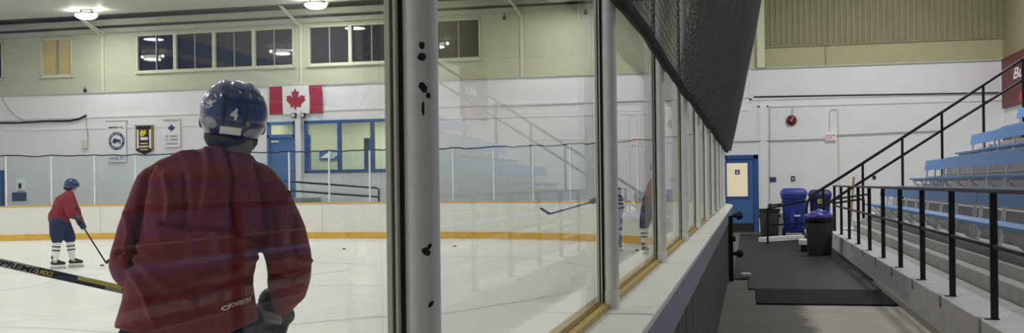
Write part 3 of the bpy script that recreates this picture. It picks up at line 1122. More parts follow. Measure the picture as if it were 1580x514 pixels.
ro = w * 0.42
em = ring_mesh(MB(), cx, cz, ro * 0.68, ro, YF - 0.001).build('emblem', 'navy', t, smooth=False)
BISON = [(-.95, -.2), (-.8, .3), (-.45, .55), (-.1, .5), (.3, .3), (.75, .25), (.95, .0), (.9, -.35), (.8, -.6), (.68, -.6), (.7, -.25), (.5, -.2), (.45, -.62), (.33, -.62), (.3, -.2),
         (-.1, -.25), (-.2, -.65), (-.33, -.65), (-.36, -.3), (-.5, -.35), (-.6, -.62), (-.72, -.6), (-.75, -.45)]
MB().prism([(x * ro * .56, y * ro * .56) for x, y in BISON], (cx, YF - 0.001, cz), EX, EZ, (0, -1, 0), 0.001).build('animal', 'navy', em, smooth=False)
for word, top in (('MANITOBA MAJOR JUNIOR', True), ('HOCKEY LEAGUE', False)):
    nL = len(word)
    span = math.radians(200 if top else 120)
    for i, ch in enumerate(word):
        if ch == ' ':
            continue
        f = (i + 0.5) / nL - 0.5
        ang = (PI / 2 - f * span) if top else (-PI / 2 + f * span)
        rad = ro * 0.77 if top else ro * 0.91
        p = V((cx + rad * math.cos(ang), YF - 0.0015, cz + rad * math.sin(ang)))
        up = V((math.cos(ang), 0, math.sin(ang))) * (1 if top else -1)
        rt = V((up.z, 0, -up.x))
        text('letter', ch, ro * 0.14, p, rt, up, 'white', em, align='CENTER', ext=0.001)
text('lettering', 'FOUNDED', h * 0.045, (a.x + w / 2, YF, b.z + h * 0.15), EX, EZ, 'navy', t, w=w * 0.62, align='CENTER')
text('lettering', '1970-71', h * 0.075, (a.x + w / 2, YF, b.z + h * 0.045), EX, EZ, 'navy', t, w=w * 0.74, align='CENTER', fat=0.01)

t, a, b = banner('pennant', (208.5, 194), (236, 238.5), 'black_cloth', 'black pointed pennant with gold and white stripes on the end wall', 0.16)
w, h = b.x - a.x, a.z - b.z
mb = MB()
for u0, u1 in ((0.10, 0.20), (0.80, 0.90)):
    mb.box(a.x + w * u0, a.x + w * u1, YF - 0.004, YF, b.z + h * 0.22, b.z + h * 0.86)
mb.build('side_stripe', 'offwhite', t, smooth=False)
mb = MB()
for u0, u1 in ((0.02, 0.06), (0.94, 0.98)):
    mb.box(a.x + w * u0, a.x + w * u1, YF - 0.004, YF, b.z + h * 0.16, b.z + h * 0.98)
mb.box(a.x + w * 0.28, a.x + w * 0.70, YF - 0.004, YF, b.z + h * 0.36, b.z + h * 0.41)
mb.box(a.x + w * 0.28, a.x + w * 0.70, YF - 0.004, YF, b.z + h * 0.155, b.z + h * 0.20)
mb.build('gold_stripe', 'gold', t, smooth=False)
mb = MB()
mb.box(a.x + w * 0.30, a.x + w * 0.72, YF - 0.004, YF, b.z + h * 0.50, b.z + h * 0.60)
mb.box(a.x + w * 0.25, a.x + w * 0.75, YF - 0.004, YF, b.z + h * 0.255, b.z + h * 0.30)
mb.build('white_stripe', 'offwhite', t, smooth=False)
MB().prism([(0, 0), (.5, .1), (.9, .55), (.8, 1), (.35, .85), (.1, 1.05), (-.1, .5)], (a.x + w * .30, YF - 0.003, b.z + h * 0.62), V((w * .38, 0, 0)), V((0, 0, h * .24)), (0, -1, 0), 0.003).build('emblem', 'gold', t, smooth=False)

t, a, b = banner('anniversary_banner', (251.5, 185.5), (278, 227), 'offwhite', 'white banner reading 25 YEARS under a blue leaf on the end wall')
w, h = b.x - a.x, a.z - b.z
text('lettering', 'CONGRATULATIONS', h * 0.045, (a.x + w / 2, YF, b.z + h * 0.925), EX, EZ, 'navy', t, w=w * 0.8, align='CENTER')
MB().prism([(x * w * .24, y * h * .155) for x, y in LEAF], (a.x + w * 0.5, YF - 0.002, b.z + h * 0.70), EX, EZ, (0, -1, 0), 0.002).build('leaf_emblem', 'navy', t, smooth=False)
for k, (wd, ww) in enumerate((('25 YEARS', .72), ('ST. JAMES', .78), ('CANUCKS', .68))):
    text('lettering', wd, h * 0.085, (a.x + w / 2, YF, b.z + h * (0.36 - 0.135 * k)), EX, EZ, 'navy', t, w=w * ww, align='CENTER', fat=0.012)

# maroon sign on the side wall
ya, yb2 = 32.35, 29.3
zs0 = 3.55
sgn = thing('maroon_sign', (XR, 30.5, zs0), 'dark maroon sign with white script on the side wall above the bleachers', 'sign')
MB().box(XR - 0.08, XR - 0.005, yb2, ya, zs0, 4.98).build('panel', 'sign_maroon', sgn, smooth=False, bevel=0.01)
text('lettering', 'Bud', 0.30, (XR - 0.081, on(1563.5, 121, 0, XR - 0.08).y, on(1563.5, 123, 0, XR - 0.08).z), (0, -1, 0), (0, 0, 1), 'white', sgn, w=1.75, shear=0.25, fat=0.015)
MB().box(XR - 0.082, XR - 0.08, yb2 + 0.1, ya - 2.0, zs0 + 0.06, zs0 + 0.3).build('stripe', 'red_sign', sgn, smooth=False)

# ramp rail behind the far boards
YR = 31.4
t = thing('ramp_rail', on(520, 300, 1, YR), 'black two-bar ramp rail below the lobby windows', 'railing')
A = [on(440, 280, 1, YR), on(457, 281, 1, YR), on(520, 285.5, 1, YR), on(580, 290, 1, YR), on(584.5, 292, 1, YR), on(584.5, 312, 1, YR)]
MB().tube(A, 0.032, 10).build('top_bar', 'black_steel', t)
A = [on(440, 293.5, 1, YR), on(457, 295, 1, YR), on(520, 299.5, 1, YR), on(584, 304, 1, YR)]
MB().tube(A, 0.032, 10).build('lower_bar', 'black_steel', t)
for px in (448, 584.5):
    a = on(px, 292 if px > 500 else 281, 1, YR)
    MB().tube([(a.x, YR, 0.0 if px > 500 else 1.2), (a.x, YR, a.z)], 0.03, 10).build('post', 'black_steel', t)

# ------------------------------------------------------------------ lamps and added lights
LAMPS = []


def lamp(x, y, label, z=7.50):
    t = thing('ceiling_lamp', (x, y, z), label, 'lamp', 'high lamps over the ice')
    z -= 0.10
    MB().box(x - 0.38, x + 0.38, y - 0.16, y + 0.16, z - 0.02, z + 0.06).build('housing', 'housing', t, smooth=False, bevel=0.02)
    MB().tube([(x - 0.2, y, z + 0.05), (x - 0.2, y, z + 0.16)], 0.02, 8).build('hanger', 'housing', t)
    MB().tube([(x + 0.2, y, z + 0.05), (x + 0.2, y, z + 0.16)], 0.02, 8).build('hanger', 'housing', t)
    MB().lathe((x, y, z), [(0.36, -0.02), (0.35, -0.07), (0.27, -0.13), (0.14, -0.165), (0.03, -0.175)], 28).build('bulb_bowl', 'lamp', t)
    l = bpy.data.lights.new('lamp_glow', 'POINT')
    l.energy = 9
    l.shadow_soft_size = 0.05
    for sx in (-0.5, 0.5):
        lo = bpy.data.objects.new('lamp_glow', l)
        COL.objects.link(lo)
        lo.location = (x + sx, y, z - 0.05)
    return t


t1 = lamp(-21.45, 30.55, 'lit ceiling lamp above the green wall, upper left')
t2 = lamp(-13.4, 30.9, 'ceiling lamp at the top edge above the flag')
MB().tube([(-21.45, 30.6, 7.5), (-21.9, 30.75, 7.42), (-21.95, 31.2, 7.30), (-21.98, YW - 0.1, 7.0)], 0.018, 6).build('lead', 'white', t1)
for x, y, lb in ((-25.3, 24.5, 'ceiling lamp mirrored in the first dark window from the left'), (-19.2, 24.5, 'ceiling lamp mirrored in the fourth dark window from the left'),
                 (-12.4, 24.5, 'ceiling lamp mirrored in the dark window right of the thick post')):
    lamp(x, y, lb)


def area(x, y, z, e, size=0.7, col=(1, 0.98, 0.98)):
    l = bpy.data.lights.new('area_light', 'AREA')
    l.shape = 'DISK'
    l.size = size
    l.energy = e
    l.color = col
    o = bpy.data.objects.new('area_light', l)
    COL.objects.link(o)
    o.location = (x, y, z)
    return o


for x in (-25.3, -19.2, -12.4, -6.0):
    for y in (24.5, 16.5, 8.5, 0.5):
        area(x, y, 7.22, 140)
for x in (-21.45, -13.4, -5.5):
    area(x, 30.6 if x < -20 else 30.9, 7.1, 75)
for x, y, e in ((3.8, 27.0, 400), (4.2, 17.0, 230), (4.2, 6.0, 260)):  # unseen lights without fixtures, added to brighten bleachers, aisle and end wall
    area(x, y, 8.6, e)
for x, y, e in ((-16.0, 35.6, 25), (-13.5, 35.4, 60), (-11.0, 35.4, 60)):
    area(x, y, 4.05, e, 0.8, (1, 0.97, 0.85))

# ------------------------------------------------------------------ protective netting over the near glass
def net_sheet(name, y0, y1, ny, nv, xoff, amp, m, parent, ztop=6.6, zb=2.12):
    verts, uvs, faces = [], [], []
    run = 0.0
    prevx = None
    for j in range(ny + 1):
        y = y0 + (y1 - y0) * j / ny
        for i in range(nv + 1):
            v = i / nv
            zz = zb + (ztop - zb) * v
            sag = 0.007 * math.sin(y * 1.55 + 0.6) + 0.006 * math.sin(y * 3.3)
            z = zz + sag * (1 - v) ** 3
            a = amp(y) * (0.35 + 0.65 * min(1, v * 3 + 0.3))
            ph = y * 2 * PI / 0.42
            x = -0.41 + 0.2 * (zz - zb) + xoff + a * math.sin(ph + 1.7 * noise.noise(V((y * 0.7, v * 2.0, xoff * 9)))) + (0.008 + 0.012 * min(1, max(0, (y - 6) / 4))) * noise.noise(V((y * 1.3, v * 5, 3 + xoff)))
            verts.append((x, y + 0.25 * a * math.cos(ph * 0.5 + v * 2), z))
            uvs.append((y * 1.0 + a * 2 * math.sin(ph), (zz - zb)))
    for j in range(ny):
        for i in range(nv):
            p = j * (nv + 1) + i
            faces.append((p, p + 1, p + nv + 2, p + nv + 1))
    me = bpy.data.meshes.new(name)
    me.from_pydata(verts, [], faces)
    ul = me.uv_layers.new(name='UVMap')
    for l in me.loops:
        ul.data[l.index].uv = uvs[l.vertex_index]
    return link(name, me, m, parent, True, ang=180)


net = thing('protective_net', (-0.41, 12, 2.12), 'black protective net hanging over the near glass along the aisle', 'net')
net_sheet('netting', 2.4, 21.0, 700, 40, 0.0, lambda y: 0.003 + 0.045 * min(1, max(0, (y - 6.5) / 4)), 'net', net)
o = net_sheet('gathered_netting', 6.1, 20.9, 640, 36, 0.035, lambda y: 0.05 + 0.04 * min(1, (y - 6.1) / 3), 'net_dense', net)
o['label'] = 'dense gathered folds of the black net'
pts = []
for j in range(141):
    y = 2.4 + 18.6 * j / 140
    pts.append((-0.41 + 0.002 * math.sin(y * 9), y, 2.115 + 0.007 * math.sin(y * 1.55 + 0.6) + 0.006 * math.sin(y * 3.3)))
MB().tube(pts, 0.026, 8).build('hem_rope', 'rope', net)
pts = [(-0.41 + 0.2 * q, 21.0 + 0.01 * math.sin(q * 12), 2.1 + q) for q in [4.5 * k / 30 for k in range(31)]]
MB().tube(pts, 0.022, 8).build('edge_rope', 'rope', net)
MB().tube([(0.5, 2.4, 6.6), (0.49, 12, 6.58), (0.5, 21, 6.6)], 0.012, 6).build('support_cable', 'black_steel', net)

# ------------------------------------------------------------------ aisle: curb, mats, gate bar
struct(MB().box(1.84, 2.22, YB, 25.6, -0.1, 0.35).build('floor_curb', 'curb', smooth=False, bevel=0.012))
struct(MB().box(2.22, 2.42, YB, 25.6, -0.1, 0.34).build('floor_walkway', 'terrace', smooth=False))
m1 = MB().box(0.08, 1.74, 13.15, 14.95, -0.01, 0.012).build('rubber_mat', 'rubber', smooth=False, bevel=0.004)
tag(m1, 'black rubber mat nearest in the aisle, before the long dark flooring', 'mat')
m2 = MB().box(-0.02, 1.76, 14.95, 16.5, -0.01, 0.010).build('rubber_mat', 'rubber_floor', smooth=False, bevel=0.004)
tag(m2, 'second black rubber mat in the aisle, between the front mat and long flooring', 'mat')
m3 = MB().box(-0.25, 1.83, 16.5, 31.2, -0.01, 0.008).build('rubber_flooring', 'rubber_floor', smooth=False)
tag(m3, 'long dark rubber flooring strip running back to the blue door', 'flooring')
# black gate bar on the aisle side of the boards
gy = 16.2
g = thing('gate_bar', (-0.24, gy, 0), 'black steel gate bar with knobs on the aisle side of the boards', 'gate bar')
MB().box(-0.31, -0.24, gy - 0.04, gy + 0.04, 0.0, 1.0).build('upright', 'black_steel', g, smooth=False, bevel=0.008)
for z in (0.42, 1.0):
    MB().lathe((-0.25, gy, z), [(0.03, 0.0), (0.03, 0.06), (0.06, 0.07), (0.065, 0.13), (0.03, 0.16)], 16, (1, 0, 0)).build('knob', 'black_rubber', g)
MB().box(-0.26, -0.2, gy - 0.35, gy + 0.02, 0.62, 0.70).build('latch_arm', 'black_steel', g, smooth=False, bevel=0.008)
dz = MB().box(-0.14, 0.02, 16.75, 16.95, 0.005, 0.07).build('pale_block', 'beige2', smooth=False, bevel=0.015)  # plain pale box resting on the floor
tag(dz, 'small pale block lying on the floor beside the boards', 'block')

# ------------------------------------------------------------------ walkway guard railing
XRL = 1.95
t = thing('guard_railing', (XRL, 14, 0.3), 'black steel guard railing standing on the concrete curb along the aisle', 'railing')
MB().box(XRL - 0.03, XRL + 0.03, 0.4, 25.35, 1.385, 1.42).build('top_rail', 'black_steel', t, smooth=False, bevel=0.005)
MB().box(XRL - 0.02, XRL + 0.02, 0.4, 25.35, 0.93, 0.965).build('mid_rail', 'black_steel', t, smooth=False, bevel=0.005)
y = 1.99
rail_y = []
while y < 25.6:
    rail_y.append(y)
    y += 1.79
for y in rail_y:
    po = MB().box(XRL - 0.028, XRL + 0.028, y - 0.02, y + 0.02, 0.345, 1.39).build('post', 'black_steel', t, smooth=False, bevel=0.004)
    MB().box(XRL - 0.075, XRL + 0.035, y - 0.035, y + 0.035, 0.345, 0.36).build('foot_plate', 'black_steel', po, smooth=False)
    MB().box(1.825, 1.842, y - 0.03, y + 0.03, 0.24, 0.36).build('curb_clip', 'stick_grey', po, smooth=False)

# ------------------------------------------------------------------ bleachers
YE0, YE1 = 25.7, -5.0
NR = 5
for k in range(NR):
    xa = 2.42 + 1.0 * k
    xb = 2.42 + 1.0 * (k + 1) if k < NR - 1 else XR
    z = 0.50 + 0.58 * k
    mb = MB().box(xa + 0.16, xb, YE1, YE0, -0.1, z + 0.13)
    mb.box(xa, xa + 0.16, YE1, YE0, -0.1, z)
    struct(mb.build('floor_terrace_%d' % (k + 1), 'terrace', smooth=False, bevel=0.01))
SECT = [(23.3, 25.8), (15.2, 23.27), (7.1, 15.17), (-1.0, 7.07)]
SNAME = ['short section by the stairs', 'second section from the stairs', 'third section from the stairs', 'section nearest the camera']
RNAME = ['lowest row', 'second row', 'third row', 'fourth row', 'top row']
for k in range(NR):
    zt = 0.63 + 0.58 * k
    xs = 2.68 + 1.0 * k
    for q, (ya, yb) in enumerate(SECT):
        t = thing('bleacher_bench', (xs + 0.2, (ya + yb) / 2, zt), 'blue bleacher bench, %s, %s' % (RNAME[k], SNAME[q]), 'bench', 'blue bleacher benches')
        dz = 0.0 if q else -0.012
        # seat of two boards, backrest plank
        MB().box(xs, xs + 0.30, ya, yb, zt + 0.325 + dz, zt + 0.365 + dz).build('seat', 'seat_blue', t, smooth=False, bevel=0.006)
        nrm = V((0.16, 0, 1)).normalized()
        cc = V((xs + 0.37, (ya + yb) / 2, zt + 0.655 + dz))
        MB().quadbox(cc, V((0.018, 0, 0)), V((0, (yb - ya) / 2, 0)), nrm * 0.115).build('backrest', 'seat_blue', t, smooth=False, bevel=0.006)
        n = max(2, int((yb - ya) / 1.2) + 1)
        for i in range(n):
            y = ya + 0.18 + (yb - ya - 0.36) * i / (n - 1)
            mb = MB()
            mb.bar((xs + 0.31, y, zt), (xs + 0.395, y, zt + 0.76), 0.05, 0.035, V((1, 0, 0)))
            mb.bar((xs + 0.05, y, zt + 0.30), (xs + 0.33, y, zt + 0.30), 0.05, 0.045)
            mb.bar((xs + 0.06, y, zt + 0.28), (xs + 0.31, y, zt + 0.06), 0.035, 0.03)
            mb.build('support', 'alu', t, smooth=False)
# stairs at the far end
mb = MB()
ST0 = 1.95
rng = [(ST0 + 0.295 * i, ST0 + 0.295 * (i + 1), 0.18 * (i + 1)) for i in range(17)]
for i, (xa, xb, z) in enumerate(rng):
    mb.box(xa, xb if i < 16 else XR, 26.1, 27.4, -0.1, z)
struct(mb.build('floor_stairs', 'curb', smooth=False, bevel=0.008))
YS = 26.05
up = [on(px, py, 1, YS) for px, py in ((1243, 352), (1243.5, 325), (1246, 311), (1255, 300), (1268, 292), (1300, 272), (1443, 180), (1580, 90))]
up.append(up[-1] + (up[-1] - up[-2]) * 0.35)
lo = [on(px, py, 1, YS) for px, py in ((1246, 334), (1275, 316), (1300, 299), (1453.5, 201), (1580, 122))]
lo.append(lo[-1] + (lo[-1] - lo[-2]) * 0.35)
t = thing('stair_handrail', (up[0].x, YS, 0), 'black double handrail climbing beside the bleacher stairs', 'handrail')
MB().tube(up, 0.036, 10).build('top_rail', 'black_steel', t)
MB().tube(lo, 0.032, 10).build('lower_rail', 'black_steel', t)
for px in (1270, 1331, 1392, 1453, 1517, 1578):
    a = on(px, 272 - (px - 1300) * 0.643, 1, YS)
    zb = max(0.0, 0.18 * (int((a.x - ST0) / 0.295) + 1)) if a.x > ST0 else 0.0
    MB().box(a.x - 0.028, a.x + 0.028, YS - 0.022, YS + 0.022, max(0, zb - 0.25), a.z).build('post', 'black_steel', t, smooth=False)
# far handrail of the stairs, low part
YS2 = 27.35
t = thing('stair_handrail', (2.3, YS2, 0), 'low pair of black bars behind the stair foot', 'handrail')
for pa, pb in (((1284, 308), (1342, 299.5)), ((1284, 314), (1333, 307))):
    MB().tube([on(*pa, 1, YS2), on(*pb, 1, YS2)], 0.026, 8).build('bar', 'black_steel', t)
for px in (1286, 1333):
    a, b = on(px, 307.5, 1, YS2), on(px, 330, 1, YS2)
    MB().tube([(a.x, YS2, 0.25), (a.x, YS2, a.z)], 0.024, 8).build('post', 'black_steel', t)
# low guard rail from the stair foot towards the door
YG = 26.2
t = thing('low_guard_rail', on(1213, 360, 1, YG), 'low black guard rail in front of the blue cart', 'railing')
pa, pb = on(1184, 322.5, 1, YG), on(1246, 311, 1, YG)
MB().bar(pa, pb, 0.04, 0.045).build('top_bar', 'black_steel', t, smooth=False)
pc, pd = on(1184, 348.5, 1, YG), on(1246, 345, 1, YG)
MB().bar(pc, pd, 0.04, 0.04).build('lower_bar', 'black_steel', t, smooth=False)
for x, zt in ((pa.x, pa.z), (pb.x - 0.02, pb.z)):
    MB().box(x - 0.025, x + 0.025, YG - 0.025, YG + 0.025, 0.0, zt).build('post', 'black_steel', t, smooth=False)
# handrail on the end wall
t = thing('wall_handrail', on(1188, 317, 1, YW - 0.1), 'short black wall handrail with a knob end behind the blue cart', 'handrail')
pa, pb = on(1188, 317, 1, YW - 0.12), on(1238, 312, 1, YW - 0.12)
MB().tube([pa, pb], 0.03, 10).build('bar', 'black_steel', t)
MB().ell(pa, 0.06, 0.06, 0.06).build('knob', 'black_rubber', t)
MB().box(pb.x - 0.03, pb.x + 0.03, YW - 0.13, YW - 0.002, pb.z - 0.03, pb.z + 0.03).build('bracket', 'black_steel', t, smooth=False)


# ------------------------------------------------------------------ bins
def sq_ring(cx, cy, z, wx, wy, r, n=5):
    out = []
    for sx, sy, a0 in ((1, 1, 0), (-1, 1, 90), (-1, -1, 180), (1, -1, 270)):
        for k in range(n):
            a = math.radians(a0 + 90 * k / (n - 1))
            out.append(V((cx + sx * (wx - r) + r * math.cos(a), cy + sy * (wy - r) + r * math.sin(a), z)))
    return out


def cart(x, y, h, wx, wy, m, label):
    t = thing('wheeled_cart', (x, y, 0), label, 'bin', 'wheeled bins at the aisle end')
    MB().rings([sq_ring(x, y, 0.12, wx * .74, wy * .7, .05), sq_ring(x, y, 0.16, wx * .77, wy * .73, .06), sq_ring(x, y, h * .80, wx * .94, wy * .93, .06),
                sq_ring(x, y, h * .80, wx, wy, .06), sq_ring(x, y, h * .86, wx, wy, .06)]).build('body', m, t, ang=45)
    mb = MB()
    mb.box(x - wx * .35, x + wx * .0, y - wy * .94, y - wy * .6, h * .22, h * .55)
    mb.build('front_rib', m, t, smooth=False, bevel=0.015)
    mb = MB()
    mb.box(x + wx * .28, x + wx * .36, y - wy * .95, y - wy * .6, h * .2, h * .62)
    mb.build('front_rib', m, t, smooth=False, bevel=0.015)
    MB().rings([sq_ring(x, y, h * .862, wx * 1.05, wy * 1.06, .07), sq_ring(x, y, h * .90, wx * 1.06, wy * 1.07, .08), sq_ring(x, y, h * .965, wx * .96, wy * .95, .10),
                sq_ring(x, y, h, wx * .74, wy * .7, .12)]).build('lid', m, t, ang=60)
    MB().tube([(x - wx * .7, y + wy * 1.02, h * .93), (x - wx * .6, y + wy * 1.2, h * .95), (x + wx * .6, y + wy * 1.2, h * .95), (x + wx * .7, y + wy * 1.02, h * .93)], 0.02, 8).build('handle', m, t)
    for s in (-1, 1):
        MB().lathe((x + s * wx * .80, y + wy * .55, 0.13), [(0.02, -.035), (0.12, -.03), (0.13, -.015), (0.13, .015), (0.12, .03), (0.02, .035)], 20, (1, 0, 0)).build('wheel', 'black_rubber', t)
    return t


YCRT = 28.9
a, b = on(1205, 362, 1, YCRT), on(1246, 292, 1, YCRT)
c1 = cart((a.x + b.x) / 2, YCRT + 0.35, b.z + 0.02, (b.x - a.x) / 2 * 0.94, 0.36, 'bin_blue', 'large blue wheeled cart by the aisle end')
xm = (a.x + b.x) / 2
MB().box(xm + 0.0, xm + 0.16, YCRT + 0.0, YCRT + 0.06, on(1222, 334.5, 1, YCRT).z, on(1222, 332.5, 1, YCRT).z).build('label', 'white', c1, smooth=False)
mb = MB()
for i in range(4):
    mb.box(xm - 0.13 + 0.075 * i, xm - 0.09 + 0.075 * i, YCRT - 0.0, YCRT + 0.06, on(1222, 312, 1, YCRT).z, on(1222, 308, 1, YCRT).z)
mb.build('moulded_mark', 'bin_navy', c1, smooth=False)
a, b = on(1249, 362, 1, 29.4), on(1284, 293, 1, 29.4)
c2 = cart((a.x + b.x) / 2, 29.75, b.z, (b.x - a.x) / 2 * 0.94, 0.34, 'bin_navy', 'dark navy wheeled cart with a lime label behind the trash can')
a, b = on(1261.5, 314.5, 1, 29.39), on(1270, 308, 1, 29.39)
lb = MB().box(a.x, b.x, 29.37, 29.45, a.z, b.z).build('label', 'lime', c2, smooth=False)
lb['label'] = 'lime green label'
MB().box(a.x + .05, a.x + .1, 29.366, 29.372, a.z + .03, b.z - .03).build('emblem', 'plaque', lb, smooth=False)

# grey barrel left of the blue cart
a, b = on(1171, 362, 1, 28.6), on(1204, 323, 1, 28.6)
x, w = (a.x + b.x) / 2, (b.x - a.x) / 2
t = thing('grey_barrel', (x, 28.9, 0), 'dark grey barrel between the blue door and blue cart', 'bin')
MB().lathe((x, 28.9, 0), [(w * .78, 0.0), (w * .82, .03), (w * .95, b.z * .9), (w * .86, b.z * .9), (w * .7, .05)], 28).build('body', 'bin_grey', t)
MB().lathe((x, 28.9, 0), [(w * .95, b.z * .88), (w, b.z * .9), (w, b.z), (w * .93, b.z), (w * .9, b.z * .9)], 28).build('rim', 'black_rubber', t)
for s in (-1, 1):
    MB().box(x + s * w * .95 - .04, x + s * w * .95 + .04, 28.8, 29.0, b.z * .70, b.z * .80).build('handle', 'bin_grey', t, smooth=False, bevel=.01)
# white carton behind it
a, b = on(1197, 362, 1, 29.6), on(1212, 328, 1, 29.6)
o = MB().box(a.x, b.x, 29.6, 29.9, 0.01, b.z).build('white_carton', 'white', smooth=False, bevel=0.01)
tag(o, 'tall white carton between the grey barrel and the blue cart', 'carton')
# white plank on the floor
P = [on(1174, 373, 1, 26.9), on(1243, 364, 1, 27.6)]
o = MB().bar((P[0].x, 26.55, 0.07), (P[1].x - 0.08, 27.9, 0.07), 0.16, 0.12).build('white_plank', 'white', smooth=False, bevel=0.006)
tag(o, 'white plank lying on the floor before the blue cart', 'plank')

# round trash can with a blue bag
a, b = on(1243, 393, 1, 22.0), on(1289, 336, 1, 22.0)
x, w, h = (a.x + b.x) / 2, (b.x - a.x) / 2 * .97, b.z
y = 22.3
t = thing('trash_can', (x, y, 0), 'round dark grey trash can with a blue bag beside the curb', 'trash can')
MB().lathe((x, y, 0), [(w * .80, 0.0), (w * .83, .02), (w * .95, h * .88), (w * .85, h * .88), (w * .7, .05)], 32).build('body', 'bin_grey', t)
MB().lathe((x, y, 0), [(w * .95, h * .84), (w * 1.0, h * .86), (w * 1.02, h * .985), (w * .98, h), (w * .92, h * .98), (w * .90, h * .86)], 32).build('rim', 'black_rubber', t)
for s in (-1, 1):
    MB().tube([(x + s * w * .9, y - .12, h * .72), (x + s * w * 1.08, y - .1, h * .70), (x + s * w * 1.08, y + .1, h * .70), (x + s * w * .9, y + .12, h * .72)], .018, 8).build('handle', 'bin_grey', t)


def bagfn(d):
    return 1 + 0.55 * noise.noise(d * 2.4 + V((.4, 1, 2))) * max(0, d.z) + 0.09 * noise.noise(d * 7.7)


bg = MB().ell((x - .01, y, h * .985), w * .99, w * .99, .145, nu=48, nv=24, fn=bagfn).build('bag', 'bag', t)
bg['label'] = 'crumpled blue plastic bag'
# small carton by the can
a, b = on(1236, 388, 1, 23.2), on(1247, 370, 1, 23.2)
t = thing('small_carton', ((a.x + b.x) / 2, 23.4, 0), 'small dark carton with a white top left of the trash can', 'carton')
MB().box(a.x, b.x, 23.2, 23.55, 0.009, b.z * .55).build('box', 'black_rubber', t, smooth=False, bevel=.008)
MB().box(a.x - .03, b.x, 23.15, 23.58, b.z * .55, b.z).build('lid', 'white', t, smooth=False, bevel=.012)
# broom leaning by the stairs
t = thing('broom', (2.5, 27.6, 0), 'pale wooden broom handle standing behind the railing end', 'broom')
a = on(1317.5, 273, 1, 28.0)
MB().tube([(a.x - .12, 28.0, 0.22), (a.x, 28.0, a.z)], .03, 8).build('handle', 'wood', t)
MB().box(a.x - .32, a.x + .08, 27.95, 28.05, 0.0, 0.24).build('head', 'black_rubber', t, smooth=False, bevel=.02)

for o in COL.objects:
    if o.name.split('.')[0] in ('wheeled_cart', 'grey_barrel', 'trash_can', 'low_guard_rail', 'white_plank'):
        o.location.z += 0.0085

# ------------------------------------------------------------------ pucks
for px, py, lb in ((157.5, 409.5, 'black puck by the bent player\'s stick blade'), (702, 380, 'black puck on the ice right of the thick post'),
                   (531, 384, 'small black puck on the ice far behind the maroon elbow'), (983, 386, 'black puck near the white-socked leg behind the glass')):
    p = on(px, py, 2, 0.012)
    tag(MB().lathe((p.x, p.y, 0.0), [(0.034, 0.0), (0.038, 0.004), (0.038, 0.021), (0.034, 0.025)], 20).build('puck', 'puck'), lb, 'puck', 'pucks on the ice')


# ------------------------------------------------------------------ people
def proj(p):
    d = V(p) - EYE
    z = d.dot(F_)
    return PPX + FPX * d.dot(RP) / z, PPY - FPX * d.dot(UP) / z


class Frame:
    """upright frame of a figure: ex to the right as seen from the aisle, ey away from it"""
    def __init__(s, px, py):
        s.o = on(px, py, 2, 0.0)
        e = V((s.o.x, s.o.y, 0)).normalized()
        s.ey = e
        s.ex = V((e.y, -e.x, 0))
        s.D = (s.o - V((0, 0, 0))).dot(e)

    def J(s, px, py, dy=0.0):
        d = ray(px, py)
        return EYE + d * ((s.D + dy - EYE.dot(s.ey)) / d.dot(s.ey))


def bvh_of(o):
    bm = bmesh.new()
    bm.from_mesh(o.data)
    t = BVHTree.FromBMesh(bm)
    bm.free()
    return t


def stick_on(o, tree, d, off=0.003):
    """lay a thin decal on a curved surface along direction d"""
    for v in o.data.vertices:
        h = tree.ray_cast(v.co - d * 0.6, d)
        if h[0] is not None:
            v.co = h[0] - d * off


def decal_grid(name, c, eu, ev, nu, nv, m, parent, tree, d, off=0.003, fn=None):
    mb = MB()
    for j in range(nv + 1):
        for i in range(nu + 1):
            u, w = i / nu * 2 - 1, j / nv * 2 - 1
            if fn:
                u, w = fn(u, w)
            mb.v.append(c + eu * u + ev * w)
    for j in range(nv):
        for i in range(nu):
            a = j * (nu + 1) + i
            mb.f.append((a, a + 1, a + nu + 2, a + nu + 1))
    o = mb.build(name, m, parent)
    stick_on(o, tree, d, off)
    return o


def disc_uv(u, w):
    return u * math.sqrt(1 - w * w / 2), w * math.sqrt(1 - u * u / 2)


